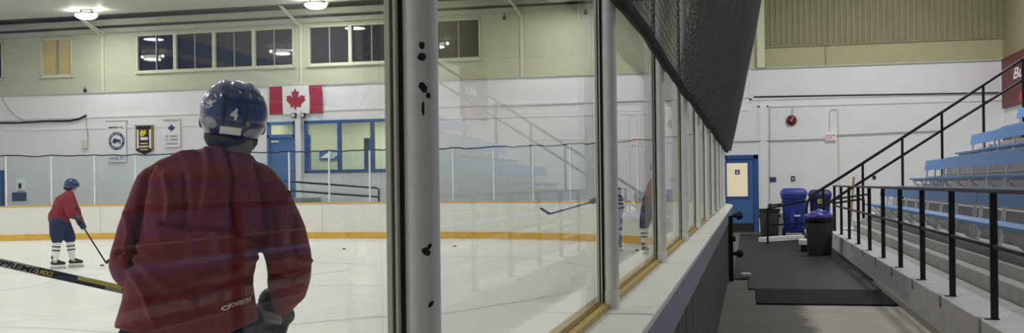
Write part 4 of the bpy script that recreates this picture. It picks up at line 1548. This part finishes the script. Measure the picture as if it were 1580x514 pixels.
def make_helmet(c, right, fwd, up, sc, parent, detail=True, label=None):
    def shape(d):
        # d in helmet axes (right, forward, up)
        k = 1.0
        k += 0.035 * math.exp(-((abs(d.x) - 0.40) / 0.10) ** 2) * max(0, d.z + 0.35) * 1.2
        k -= 0.030 * math.exp(-((abs(d.x) - 0.20) / 0.06) ** 2) * max(0, d.z + 0.2)
        k += 0.04 * math.exp(-((d.z + 0.38) / 0.16) ** 2) * (1 if d.y < 0.5 else 0.4) + 0.08 * max(0, -d.z - 0.45) ** 0.8
        k += 0.10 * abs(d.x * d.z) - 0.035 * math.exp(-((d.z + 0.20) / 0.035) ** 2) * (1 if d.y < 0.3 else 0)
        k += 0.05 * math.exp(-((abs(d.x) - 0.95) / 0.2) ** 2) * math.exp(-((d.z - 0.05) / 0.25) ** 2)
        return k
    mb = MB()
    nu, nv = 72, 48
    rs = []
    for i in range(nv + 1):
        ring = []
        for j in range(nu):
            ph = 2 * PI * j / nu
            front = max(0.0, math.sin(ph))
            zb = -0.84 + 1.16 * front ** 1.6
            th1 = math.acos(max(-1, min(1, -zb)))
            th = th1 + (PI - 0.03 - th1) * i / nv
            d = V((math.sin(th) * math.cos(ph), math.sin(th) * math.sin(ph), -math.cos(th)))
            k = shape(d)
            ring.append(c + right * (0.119 * sc * d.x * k) + fwd * (0.142 * sc * d.y * k) + up * (0.122 * sc * d.z * k))
        rs.append(ring)
    inner = [[c + (p - c) * 0.90 for p in r] for r in reversed(rs)]
    mb.rings(inner + rs)
    h = mb.build('helmet', 'helmet', parent, ang=70)
    if label:
        h['label'] = label
    mb = MB()
    rs = []
    for zf, k in ((-1.14, .80), (-1.04, .88), (-0.86, .90), (-0.7, .84)):
        ring = []
        for j in range(40):
            ph = PI * 0.98 + PI * 1.04 * j / 39
            q = math.sqrt(max(0.02, 1 - (zf * 0.62) ** 2)) * 1.10
            ring.append(c + right * (0.119 * sc * q * k * math.cos(ph)) + fwd * (0.142 * sc * q * k * math.sin(ph)) + up * (0.122 * sc * zf))
        ring += [c + (p - c) * 0.86 + up * ((p - c).dot(up) * 0.14) for p in reversed(ring)]
        rs.append(ring)
    l = mb.rings(rs).build('foam_liner', 'helmet_dark', h, ang=60)
    return h


def make_glove(h, fd, sd, vox, parent, sc=1.0, panel=True, side=1, cuff=1.0):
    sd = sd.normalized()
    n = (fd - sd * fd.dot(sd)).normalized()
    m = sd.cross(n) * side
    mb = MB()
    P = h + n * 0.052 * sc
    mb.chain([P - sd * 0.036 * sc, P + sd * 0.036 * sc], [0.034 * sc, 0.034 * sc], 14)
    mb.chain([P + n * .012, P + fd * 0.07 * sc * cuff, P + fd * 0.15 * sc * cuff], [0.042 * sc, 0.046 * sc, 0.062 * sc * (.6 + .4 * cuff)], 18)
    lens = [225, 250, 240, 205]
    for i in range(4):
        s0 = (-0.042 + 0.028 * i) * sc
        pts, rad = [], []
        for k in range(6):
            a = math.radians(20 + (lens[i] - 20) * k / 5)
            r = (0.037 + 0.012 * (1 - k / 5)) * sc
            pts.append(h + sd * s0 + (n * math.cos(a) + m * math.sin(a)) * r)
            rad.append((0.0155 - 0.003 * k / 5) * sc)
        mb.chain(pts, rad, 10)
    pts, rad = [], []
    for k in range(5):
        a = math.radians(-25 - 130 * k / 4)
        pts.append(h + sd * (0.055 - 0.012 * k / 4) * sc + (n * math.cos(a) + m * math.sin(a)) * 0.042 * sc)
        rad.append((0.017 - 0.003 * k / 4) * sc)
    mb.chain(pts, rad, 10)
    g = fuse('glove', mb, 'glove', parent, vox, 3)
    if panel:
        # padded rolls on the back of the hand and the cuff
        b = MB()
        for q in ((0.035, 0.075, 0.115) if cuff > .8 else (0.012, 0.042)):
            c = P + fd * q * sc + m * 0.036 * sc + n * 0.01
            b.quadbox(c, sd * 0.030 * sc, fd * 0.015 * sc, m * 0.014 * sc)
        pn = b.build('cuff_roll', 'glove_panel', g, bevel=0.006)
        pn['label'] = 'grey padded rolls'
    return g


def make_skate(an, toe, parent, vox):
    toe = V((toe.x, toe.y, 0)).normalized()
    sd = V((toe.y, -toe.x, 0))
    base = V((an.x, an.y, 0))
    z = 0.075
    mb = MB()
    mb.chain([base + V((0, 0, .235)) - toe * .012, base + V((0, 0, .15)), base + V((0, 0, .112)) - toe * .035], [.056, .050, .040], 16)
    mb.chain([base + V((0, 0, .115)) - toe * .04, base + V((0, 0, .118)) + toe * .06, base + V((0, 0, .108)) + toe * .165], [.040, .043, .035], 16)
    mb.chain([base + V((0, 0, .16)) + toe * .01, base + V((0, 0, .125)) + toe * .1], [.044, .040], 14)
    b = fuse('skate_boot', mb, 'boot', parent, vox, 4)
    hold = MB()
    c = base + toe * 0.06
    hold.quadbox(c + V((0, 0, .060)), toe * .135, sd * .008, V((0, 0, .012)))
    hold.quadbox(c - toe * .085 + V((0, 0, .078)), toe * .03, sd * .014, V((0, 0, .018)))
    hold.quadbox(c + toe * .075 + V((0, 0, .078)), toe * .04, sd * .014, V((0, 0, .018)))
    hold.build('blade_holder', 'white', b, smooth=False, bevel=0.004)
    MB().quadbox(c + V((0, 0, .026)), toe * .145, sd * .0025, V((0, 0, .026))).build('blade', 'steel', b, smooth=False)
    lc = MB()
    for k in range(5):
        p = base + toe * (0.03 + 0.022 * k) + V((0, 0, .196 - .009 * k))
        lc.quadbox(p, sd * .03, toe * .004, V((0, 0, .005)))
    lc.build('laces', 'white', b, smooth=False)
    s = MB().quadbox(base + V((0, 0, .14)) + sd * .046 + toe * .01, toe * .035, sd * .003, V((0, 0, .012)))
    s.build('side_flash', 'stick_silver', b, smooth=False)
    s = MB().quadbox(base + V((0, 0, .14)) - sd * .046 + toe * .01, toe * .035, sd * .003, V((0, 0, .012)))
    s.build('side_flash', 'stick_silver', b, smooth=False)
    return b


def make_sock(kn, an, parent, r0=.078, r1=.056, stripes=True, m='sock'):
    top = kn + (kn - an).normalized() * 0.05
    bot = V((an.x, an.y, an.z)) + (kn - an).normalized() * 0.02
    L = bot - top
    prof = [(0, r0), (.15, r0 * 1.05), (.4, r0 * 1.0), (.7, r0 * .86), (1.0, r1)]
    o = MB().tube([top + L * t for t, _ in prof], [r for _, r in prof], 18).build('sock', m, parent)
    if stripes:
        for a, b in ((.36, .42), (.52, .58)):
            def rr(t):
                for (t0, q0), (t1, q1) in zip(prof, prof[1:]):
                    if t0 <= t <= t1:
                        return q0 + (q1 - q0) * (t - t0) / (t1 - t0) + .002
            MB().tube([top + L * a, top + L * b], [rr(a), rr(b)], 18).build('stripe', 'navy_cloth', o)['label'] = 'navy stripe'
    return o


MT['lip'] = mat('lip', (160, 92, 88), 0.5)


def body_mesh(q, parent, vox):
    """skin figure: head with face, neck, trunk, arms, hands, legs, feet in one surface"""
    hd, fw = q['head'], q['face']
    up = q.get('hup', V((0, 0, 1)))
    fw = (fw - up * fw.dot(up)).normalized()
    rt = fw.cross(up)
    mb = MB()
    ax = (rt, fw, up)
    mb.ell(hd + up * .02, .074, .092, .098, ax)
    mb.ell(hd + fw * .035 - up * .055, .052, .055, .060, ax)
    mb.chain([hd + fw * .088 + up * .012, hd + fw * .104 - up * .026], [.009, .015], 10)
    mb.ell(hd + fw * .082 - up * .062, .024, .010, .008, ax)
    mb.ell(hd + fw * .080 - up * .072, .020, .010, .007, ax)
    mb.ell(hd + fw * .078 - up * .098, .020, .016, .014, ax)
    mb.ell(hd + fw * .078 + up * .036, .050, .014, .008, ax)
    for s in (-1, 1):
        mb.ell(hd + rt * .078 * s - fw * .005 - up * .005, .009, .020, .032, ax)
    mb.chain([hd - fw * .022 - up * .05, q['neck'] + V((0, 0, -.03))], [.055, .060])
    mb.chain([q['neck'] + V((0, 0, -.05)), q['chest'], q['pelvis']], [.075, .115, .115])
    for s in 'LR':
        mb.chain([q['neck'] + V((0, 0, -.05)), q['sh' + s], q['el' + s], q['ha' + s]], [.055, .045, .036, .028])
        fd = (q['el' + s] - q['ha' + s]).normalized()
        mb.chain([q['ha' + s] + fd * .03, q['ha' + s] - fd * .02], [.030, .028])
        mb.chain([q['pelvis'], q['hip' + s], q['kn' + s], q['an' + s]], [.10, .085, .055, .038])
        t = q['toe' + s]
        mb.chain([q['an' + s], V((q['an' + s].x, q['an' + s].y, .115)) + t * .10], [.036, .028])
    b = fuse('body', mb, 'skin', parent, vox, 3)
    for s in (-1, 1):
        MB().ell(hd + fw * .084 + rt * .030 * s + up * .014, .0115, .0065, .0055, ax).build('eye', 'white', b)
        MB().ell(hd + fw * .0905 + rt * .030 * s + up * .014, .0052, .002, .0052, ax).build('pupil', 'hair', b)
        MB().ell(hd + fw * .089 + rt * .031 * s + up * .033, .018, .006, .004, ax).build('eyebrow', 'hair', b)
    MB().ell(hd + fw * .0885 - up * .066, .022, .006, .005, ax).build('mouth', 'lip', b)
    return b


def make_person(loc, label, q, vox, jersey_m, pants_m, sock_m='sock', stripes=True, jersey_fn=None, hair=False, glove_sc=1.0):
    t = thing('person', loc, label, 'person')
    body_mesh(q, t, .0065 if vox < .015 else .012)
    if jersey_fn:
        jersey_fn(t)
    else:
        mb = MB()
        mb.chain([q['neck'] + V((0, 0, -.06)), q['chest'], (q['chest'] + q['pelvis']) / 2, q['pelvis'] + V((0, 0, .02))], [.11, .185, .185, .20], 20)
        for s in 'LR':
            mb.chain([q['neck'] * .4 + q['sh' + s] * .6, q['sh' + s], q['el' + s], q['ha' + s] * .72 + q['el' + s] * .28], [.10, .105, .095, .070], 16)
        fuse('jersey', mb, jersey_m, t, vox, 5, lambda c, n: 0.010 * noise.noise(c * 9) + .006 * noise.noise(c * 19))
    mb = MB()
    pr = q.get('pr', 1.0)
    mb.chain([q['pelvis'] + V((0, 0, .05)), q['pelvis'] - V((0, 0, .06))], [.17 * pr, .175 * pr], 18)
    for s in 'LR':
        lo = q['kn' + s] if stripes else q['an' + s]
        mb.chain([q['hip' + s], q['hip' + s] * .4 + q['kn' + s] * .6, lo + V((0, 0, .03))], [.145 * pr, .135 * pr, (.115 if stripes else .085) * pr], 16)
        if not stripes:
            mb.chain([q['kn' + s], lo + V((0, 0, .03))], [.11 * pr, .085 * pr], 16)
    fuse('pants', mb, pants_m, t, vox, 5, lambda c, n: 0.008 * noise.noise(c * 8))
    for s in 'LR':
        make_sock(q['kn' + s], q['an' + s], t, stripes=stripes, m=sock_m)
        make_skate(q['an' + s], q['toe' + s], t, max(.010, vox * .6))
        fd = q.get('gd' + s, q['el' + s] - q['ha' + s]).normalized()
        make_glove(q['ha' + s], fd, q['axis'], max(.006, vox * .45), t, glove_sc, side=1 if s == 'R' else -1, cuff=q.get('cuff' + s, 1.0))
    return t


def make_stick(name, a, b, toe, w, th, label, face, parent_less=True):
    """shaft a (butt) to b (heel), blade towards toe; face = viewing side normal of the broad shaft face"""
    t = thing(name, b, label, 'hockey stick')
    ax = (b - a).normalized()
    nn = (face - ax * face.dot(ax)).normalized()
    uu = nn.cross(ax)
    MB().quadbox((a + b) / 2, ax * ((b - a).length / 2), uu * w / 2, nn * th / 2).build('shaft', 'stick_black', t, bevel=min(w, th) * .2)
    MB().chain([a - ax * .0, a + ax * .10], [max(w, th) * .62, max(w, th) * .58], 10).build('butt_tape', 'black_cloth', t)
    tv = toe - b
    L = tv.length
    tv.normalize()
    upv = (-ax - tv * (-ax).dot(tv)).normalized()
    sdv = tv.cross(upv)
    rs = []
    for k in range(9):
        f = k / 8
        c = b + tv * (L * f) + sdv * (.03 * f * f) + upv * .012
        hh = .036 * (1 - .25 * f) if k < 8 else .012
        tt = .008 - .003 * f
        rs.append([c + upv * hh + sdv * tt, c + upv * hh - sdv * tt, c - upv * hh * .9 - sdv * tt, c - upv * hh * .9 + sdv * tt])
    MB().rings(rs).build('blade', 'stick_black', t, bevel=.002)
    return t, ax, uu, nn


# ---- the large player seen from behind
m_c = on(330, 293, 1, 3.55)
FM = Frame(330, 300)
FM.o = V((m_c.x, m_c.y, 0))
FM.ey = V((m_c.x, m_c.y, 0)).normalized()
FM.ex = V((FM.ey.y, -FM.ey.x, 0))
FM.D = FM.o.dot(FM.ey)
J = FM.J
q = dict(head=J(360, 186, .0), face=(FM.ey + FM.ex * .15), neck=J(350, 234, .0), chest=J(315, 310, .0), pelvis=J(288, 486, .02),
         shL=J(252, 284, .03), elL=J(203, 402, .02), haL=J(262, 464, .32), shR=J(396, 286, .03), elR=J(446, 408, -.02), haR=J(418, 497, .27),
         toeL=(FM.ey - FM.ex * .25).normalized(), toeR=(FM.ey + FM.ex * .25).normalized(), axis=FM.ex)
g0 = FM.o
for s, sg in (('L', -1), ('R', 1)):
    q['hip' + s] = g0 + FM.ex * (.12 * sg - .10) + V((0, 0, .90))
    q['kn' + s] = g0 + FM.ex * (.15 * sg - .10) + FM.ey * .08 + V((0, 0, .52))
    q['an' + s] = g0 + FM.ex * (.17 * sg - .10) + V((0, 0, .155))
q['cuffR'] = .42
q['gdR'] = J(409, 436, .10) - q['haR']
sa, sb = J(428, 499.7, .285), J(-175, 366.5, .285)
q['axis'] = (sa - sb).normalized()

FOLDS = [  # polyline in the picture of the back, height, half width in pixels
    ([(236, 250), (224, 275), (217, 310), (213, 350), (208, 385), (200, 410)], -.012, 6),
    ([(396, 248), (405, 280), (411, 320), (409, 360), (404, 392)], -.013, 6),
    ([(205, 395), (235, 425), (265, 452), (300, 470)], .010, 8),
    ([(203, 418), (225, 455), (236, 492)], .010, 7),
    ([(215, 380), (240, 400), (280, 408), (340, 400), (385, 398)], .009, 9),
    ([(250, 345), (300, 350), (360, 352), (400, 372)], -.009, 8),
    ([(392, 395), (360, 420), (310, 432)], .008, 8),
    ([(318, 232), (322, 265), (318, 300), (312, 330)], .008, 7),
    ([(352, 236), (360, 270), (356, 310), (362, 345)], -.012, 6),
    ([(300, 235), (270, 242), (245, 255)], .006, 6),
    ([(255, 270), (262, 310), (258, 340)], .008, 7),
    ([(285, 270), (288, 310), (282, 345)], -.007, 7),
    ([(375, 300), (380, 335), (372, 370)], .009, 6),
    ([(440, 300), (436, 340), (440, 372)], .010, 6),
    ([(420, 320), (428, 355), (424, 390)], -.010, 5),
    ([(455, 335), (452, 370), (458, 400)], -.008, 5),
    ([(425, 402), (445, 396), (475, 402)], .009, 6),
    ([(415, 425), (440, 432), (470, 425)], -.010, 5),
    ([(195, 330), (200, 360), (190, 395)], .008, 6),
    ([(180, 392), (198, 385), (210, 372)], -.009, 5),
    ([(260, 470), (300, 462), (350, 440), (388, 425)], -.006, 8),
]


def seg_dist(p, a, b):
    ax_, ay_ = b[0] - a[0], b[1] - a[1]
    t = max(0, min(1, ((p[0] - a[0]) * ax_ + (p[1] - a[1]) * ay_) / (ax_ * ax_ + ay_ * ay_)))
    return math.hypot(p[0] - a[0] - ax_ * t, p[1] - a[1] - ay_ * t)


def fold_fn(co, n):
    back = max(0.0, min(1.0, -n.dot(FM.ey) * 1.6 + .3))
    h = .004 * noise.noise(co * 7) + .003 * noise.noise(co * 17)
    r = 1 - abs(noise.noise(V(((co.x + co.y) * 5, co.z * 2.4 + (co.x - co.y) * 2, 3.3))))
    h += .006 * (r ** 4 - .3)
    if back > 0:
        p = proj(co)
        for pl, amp, w in FOLDS:
            d = min(seg_dist(p, pl[i], pl[i + 1]) for i in range(len(pl) - 1))
            if d < w * 3:
                h += amp * back * 2.3 * math.exp(-(d / (w * .72)) ** 2)
    return h


def main_jersey(t):
    mb = MB()
    rows = [(225, 327, 376, .070), (231, 306, 380, .088), (239, 268, 388, .108), (249, 243, 399, .125), (264, 226, 412, .142), (290, 216, 419, .152),
            (325, 214, 417, .158), (365, 211, 407, .158), (400, 203, 397, .160), (440, 191, 391, .165), (475, 183, 396, .170), (490, 179, 399, .175), (499, 177, 400, .176)]
    rs = []
    for py, l, r, dd in rows:
        a, b = J(l, py, 0), J(r, py, 0)
        c = (a + b) / 2
        hw = (b - a).length / 2
        ring = []
        for k in range(40):
            an = 2 * PI * k / 40
            cs, sn = math.cos(an), math.sin(an)
            e = 2 / 2.5
            sag = -(.034 if py > 495 else (.02 if py > 485 else 0)) * max(0, -sn) * (1 - abs(cs) ** 1.5)
            ring.append(c + FM.ex * hw * math.copysign(abs(cs) ** e, cs) + FM.ey * dd * math.copysign(abs(sn) ** e, sn) + V((0, 0, sag)))
        rs.append(ring)
    mb.rings(rs)
    k = FM.D / FPX * 1.0
    mb.chain([J(262, 272, 0), J(240, 288, 0), J(225, 325, 0), J(212, 362, -.01), J(201, 395, -.01), J(203, 416, .06), J(232, 446, .22)],
             [30 * k, 30 * k, 30 * k, 29 * k, 28 * k, 29 * k, 24 * k], 20)
    mb.chain([J(372, 268, 0), J(398, 285, 0), J(418, 318, 0), J(435, 362, -.02), J(445, 398, -.02), J(446, 424, 0), J(442, 450, .06), J(438, 474, .10)],
             [28 * k, 31 * k, 34 * k, 36 * k, 34 * k, 33 * k, 28 * k, 15 * k], 20)
    o = fuse('jersey', mb, 'jersey', t, .0085, 5, fold_fn)
    tree = bvh_of(o)
    # printed maker's mark at the hem
    a, b = J(355, 483, -.3), J(393, 473.5, -.3)
    ex = (b - a).normalized()
    up = V((0, 0, 1)) - ex * ex.z
    tx = text('lettering', 'POWERTEK', 6.5 * k, a, ex, up, 'white', o, w=(b - a).length, shear=.3, fat=.02)
    bmx = bmesh.new()
    bmx.from_mesh(tx.data)
    bmesh.ops.triangulate(bmx, faces=bmx.faces)
    bmesh.ops.subdivide_edges(bmx, edges=[e for e in bmx.edges if e.calc_length() > .008], cuts=2)
    bmx.to_mesh(tx.data)
    bmx.free()
    stick_on(tx, tree, FM.ey, .006)
    c = J(349, 482, -.3)
    mb = MB()
    N = 28
    for r in (1.0, .62):
        mb.v += [c + ex * 6.5 * k * r * math.cos(2 * PI * i / N) + up * 3.2 * k * (r - .08 * (r < 1)) * math.sin(2 * PI * i / N) for i in range(N)]
    mb.f = [(i, (i + 1) % N, N + (i + 1) % N, N + i) for i in range(N)]
    em = mb.build('emblem', 'white', o, smooth=False)
    stick_on(em, tree, FM.ey, .004)
    # raised seam of the yoke
    return o


person1 = make_person(FM.o, 'large player in maroon jersey and navy helmet numbered 4, seen from behind', q, .010, 'jersey', 'navy_cloth', jersey_fn=main_jersey, glove_sc=1.2)
# hair at the nape
mb = MB()
hb = q['head']
mb.ell(hb - FM.ey * .045 - V((0, 0, .092)) + FM.ex * .008, .064, .052, .060, (FM.ex, FM.ey, V((0, 0, 1))), 28, 18, lambda d: 1 + .06 * noise.noise(d * 9))
mb.build('hair', 'hair', person1)['label'] = 'brown hair at the nape'
# helmet with number and stickers
tl = math.radians(7)
hr = (FM.ex * math.cos(tl) - V((0, 0, 1)) * math.sin(tl))
hu = (FM.ex * math.sin(tl) + V((0, 0, 1)) * math.cos(tl))
hf = FM.ey
hu = (hu * math.cos(.12) + hf * math.sin(.12) * -1).normalized()
hf = hu.cross(hr)
hc = J(361, 174.5, 0)
hel = make_helmet(hc, hr, hf, hu, 1.0, person1, label='navy helmet with a white 4 on the back')
tree = bvh_of(hel)
k = FM.D / FPX
n4 = text('number', '4', 17 * k, J(361, 183.5, -.2), hr, hu, 'white', hel, align='CENTER', fat=.03, w=11 * k)
bmx = bmesh.new(); bmx.from_mesh(n4.data); bmesh.ops.triangulate(bmx, faces=bmx.faces); bmesh.ops.subdivide_edges(bmx, edges=bmx.edges[:], cuts=2); bmx.to_mesh(n4.data); bmx.free()
stick_on(n4, tree, FM.ey, .0025)
decal_grid('sticker', J(356, 200, -.2), hr * 15 * k, hu * 5.2 * k, 16, 6, 'white', hel, tree, FM.ey, .0025)['label'] = 'blank white sticker'
decal_grid('sticker', J(383, 190, -.2), hr * 3.3 * k, hu * 3.3 * k, 8, 8, 'vent', hel, tree, FM.ey, .0025, disc_uv)['label'] = 'small round sticker'
decal_grid('vent', J(325, 186, -.2), (hr * .75 - hu * .65) * 10 * k, (hu * .75 + hr * .65) * 6.5 * k, 10, 8, 'vent', hel, tree, FM.ey, .0025, disc_uv)
decal_grid('vent', J(388, 203, -.2), (hr * .9 + hu * .4) * 11 * k, (hu * .9 - hr * .4) * 5 * k, 10, 8, 'vent', hel, tree, FM.ey, .0025, disc_uv)
for px in (348.5, 378.5):
    pass
mb = MB()
for pa, pb, pc in (((350, 134), (345, 158), (348, 186)), ((384, 141), (388, 164), (379, 184))):
    P = []
    for i in range(13):
        f = i / 12
        x = (1 - f) ** 2 * pa[0] + 2 * f * (1 - f) * pb[0] + f * f * pc[0]
        y = (1 - f) ** 2 * pa[1] + 2 * f * (1 - f) * pb[1] + f * f * pc[1]
        h = tree.ray_cast(J(x, y, -.5), FM.ey)
        if h[0] is not None:
            P.append(h[0] + FM.ey * .0065)
    if len(P) > 2:
        mb.tube(P, [.012 - .007 * abs(i / (len(P) - 1) - .4) for i in range(len(P))], 10)
mb.build('ridge', 'helmet_dark', hel)
for pts_ in (((318, 152), (323, 158)), ((322, 150), (327, 161)), ((326, 156), (333, 152)), ((319, 163), (326, 160)), ((331, 141), (334, 147)), ((370, 136), (373, 141))):
    a_, b_ = J(*pts_[0], -.2), J(*pts_[1], -.2)
    c_ = (a_ + b_) / 2
    dv = (a_ - b_) / 2
    nv_ = V((0, 0, 1)).cross(FM.ey)
    pv = dv.cross(FM.ey).normalized() * .0016
    decal_grid('scratch', c_, dv, pv, 6, 1, 'white', hel, tree, FM.ey, .002)
# strap clip and ear piece on the sides
for s in (-1, 1):
    MB().ell(hc + hr * .112 * s * 1.0 - hu * .045 + hf * .02, .012, .03, .026, (hr, hf, hu)).build('ear_plate', 'helmet_dark', hel)

stk, ax_, uu, nn = make_stick('hockey_stick', sa, sb, sb - FM.ex * .12 - V((0, 0, .0)) + FM.ey * .22 - V((0, 0, .06)), .031, .021, 'long black hockey stick with yellow stripe held by the maroon player', -FM.ey)
rd = -ax_ if ax_.dot(FM.ex) < 0 else ax_
upd = uu if uu.z > 0 else -uu
fc = -FM.ey
fc = (fc - rd * fc.dot(rd)).normalized()


def on_stick(px):
    """point on the broad face of the shaft under picture column px"""
    lo_, hi_ = 0.0, 1.0
    for _ in range(40):
        mid = (lo_ + hi_) / 2
        if proj(sb + (sa - sb) * mid)[0] < px:
            lo_ = mid
        else:
            hi_ = mid
    return sb + (sa - sb) * lo_ + fc * .0112


def band(x0, x1, v0, v1, m, nm, off=0.0):
    a, b = on_stick(x0), on_stick(x1)
    c = (a + b) / 2 + upd * (v0 + v1) / 2 * .0155 + fc * off
    return MB().quadbox(c, rd * ((b - a).length / 2), upd * ((v1 - v0) / 2 * .0155), fc * .0006).build(nm, m, stk, smooth=False)


band(-60, 61, -.95, .95, 'stick_silver', 'stripe', -.0004)['label'] = 'silver band behind the lettering'
band(60, 83, -.95, .95, 'stick_black', 'stripe')
a, b = on_stick(-22), on_stick(60)
text('lettering', 'SUPREME', .0225, a - upd * .0112 + fc * .0005, rd, upd, 'stick_black', stk, w=(b - a).length, shear=.25, fat=.03, ext=.0012)
a, b = on_stick(62), on_stick(82)
text('lettering', 'MX3', .020, a - upd * .010 + fc * .0005, rd, upd, 'stick_yellow', stk, w=(b - a).length, shear=.25, fat=.02, ext=.0012)
band(120, 188, .0, .95, 'stick_yellow', 'stripe')['label'] = 'yellow stripe'
band(163, 192, -.95, .0, 'stick_grey', 'stripe')['label'] = 'grey stripe'
band(118, 150, .86, .98, 'stick_silver', 'stripe')['label'] = 'thin silver line'

# ---- bent player far left
F2 = Frame(100, 414)
J = F2.J
q = dict(head=J(110, 288), hup=(V((0, 0, 1)) + F2.ex * .45).normalized(), face=F2.ex - V((0, 0, .35)), neck=J(106.5, 297.5), chest=J(100, 311), pelvis=J(91, 338),
         shL=J(107, 305, .19), shR=J(104, 306, -.19), elL=J(117, 327, .24), elR=J(109, 329, -.28), haL=J(127, 349, .02), haR=J(119, 335.5, -.02),
         hipL=J(97, 346, .11), hipR=J(88, 346, -.11), knL=J(108, 370, .14), knR=J(88, 371, -.14), anL=J(112, 402, .14), anR=J(84.5, 404, -.14),
         toeL=(F2.ex + F2.ey * .15).normalized(), toeR=(F2.ex - F2.ey * .1).normalized())
sa, sb = J(115.5, 330, -.02), J(164, 406.5, .02)
q['axis'] = (sa - sb).normalized()
p2 = make_person(F2.o, 'bent player in red jersey with striped white socks, stickhandling far left', q, .020, 'jersey2', 'navy_cloth', glove_sc=1.15)
fw = q['face'].normalized()
up = q['hup']
fw = (fw - up * fw.dot(up)).normalized()
make_helmet(q['head'] + up * .035 - fw * .005, fw.cross(up), fw, up, 1.02, p2)
make_stick('hockey_stick', sa, sb, J(170.5, 401.5, .05), .03, .022, 'thin dark stick reaching from the bent player to the puck', -F2.ey)

# ---- skater in blue track suit, mostly behind the second post
F3 = Frame(948, 387)
J = F3.J
q = dict(head=J(939, 270), face=-F3.ex, neck=J(943, 281), chest=J(946, 293), pelvis=J(950, 324),
         shL=J(945, 287, -.18), shR=J(945, 287, .18), elL=J(936, 303, -.22), elR=J(934, 304, .22), haL=J(915, 311, -.02), haR=J(926, 308.5, .02),
         hipL=J(951, 328, -.10), hipR=J(951, 328, .10), knL=J(954, 352, -.12), knR=J(946, 352, .12), anL=J(955, 377, -.12), anR=J(944, 377, .12),
         toeL=-F3.ex, toeR=-F3.ex, pr=.85)
sa, sb = J(930, 307, 0), J(847.5, 330.5, 0)
q['axis'] = (sa - sb).normalized()
p3 = make_person(F3.o, 'skater in blue track suit behind the second post, holding a stick out left', q, .020, 'track_blue', 'track_blue', 'track_blue', False, glove_sc=1.25)
up = V((0, 0, 1))
make_helmet(q['head'] + up * .035, (-F3.ex).cross(up), -F3.ex, up, 1.02, p3)
make_stick('hockey_stick', sa, sb, J(833, 322.5, -.1), .034, .026, 'black stick held out level left of the second post', -F3.ey)

# ---- player behind the third post
F4 = Frame(994, 392)
J = F4.J
q = dict(head=J(1013, 263), face=-F4.ex + F4.ey * .4, neck=J(1013, 273), chest=J(1012, 286), pelvis=J(1008, 304),
         shL=J(1010, 280, -.18), shR=J(1014, 280, .18), elL=J(1010, 302, -.26), elR=J(1018, 302, .26), haL=J(1004, 316, -.30), haR=J(1012, 318, .30),
         hipL=J(1000, 310, -.05), hipR=J(1012, 310, .08), knL=J(994.5, 350, -.08), knR=J(1014, 350, .12), anL=J(994, 382, -.08), anR=J(1014, 381, .12),
         toeL=(F4.ex * .5 + F4.ey).normalized(), toeR=(F4.ex * .5 + F4.ey).normalized(), axis=F4.ey, pr=.95)
p4 = make_person(F4.o, 'player behind the third post, one leg with a striped white sock showing', q, .020, 'jersey2', 'navy_cloth')
make_helmet(q['head'] + up * .035, (q['face'].normalized()).cross(up), q['face'].normalized(), up, 1.02, p4)

# ------------------------------------------------------------------ render look
w = bpy.data.worlds.new('world')
SC.world = w
w.use_nodes = True
w.node_tree.nodes['Background'].inputs[0].default_value = (0.5, 0.5, 0.45, 1)
w.node_tree.nodes['Background'].inputs[1].default_value = 0.05
SC.view_settings.view_transform = 'Standard'
SC.view_settings.look = 'None'
SC.view_settings.gamma = 1.0
SC.view_settings.use_curve_mapping = False
SC.view_settings.exposure = 0.0
SC.cycles.use_denoising = True
SC.cycles.transparent_max_bounces = 64
SC.cycles.max_bounces = 10
SC.cycles.diffuse_bounces = 5
SC.cycles.glossy_bounces = 5
SC.cycles.caustics_reflective = False
SC.cycles.caustics_refractive = False
SC.cycles.sample_clamp_indirect = 4.0
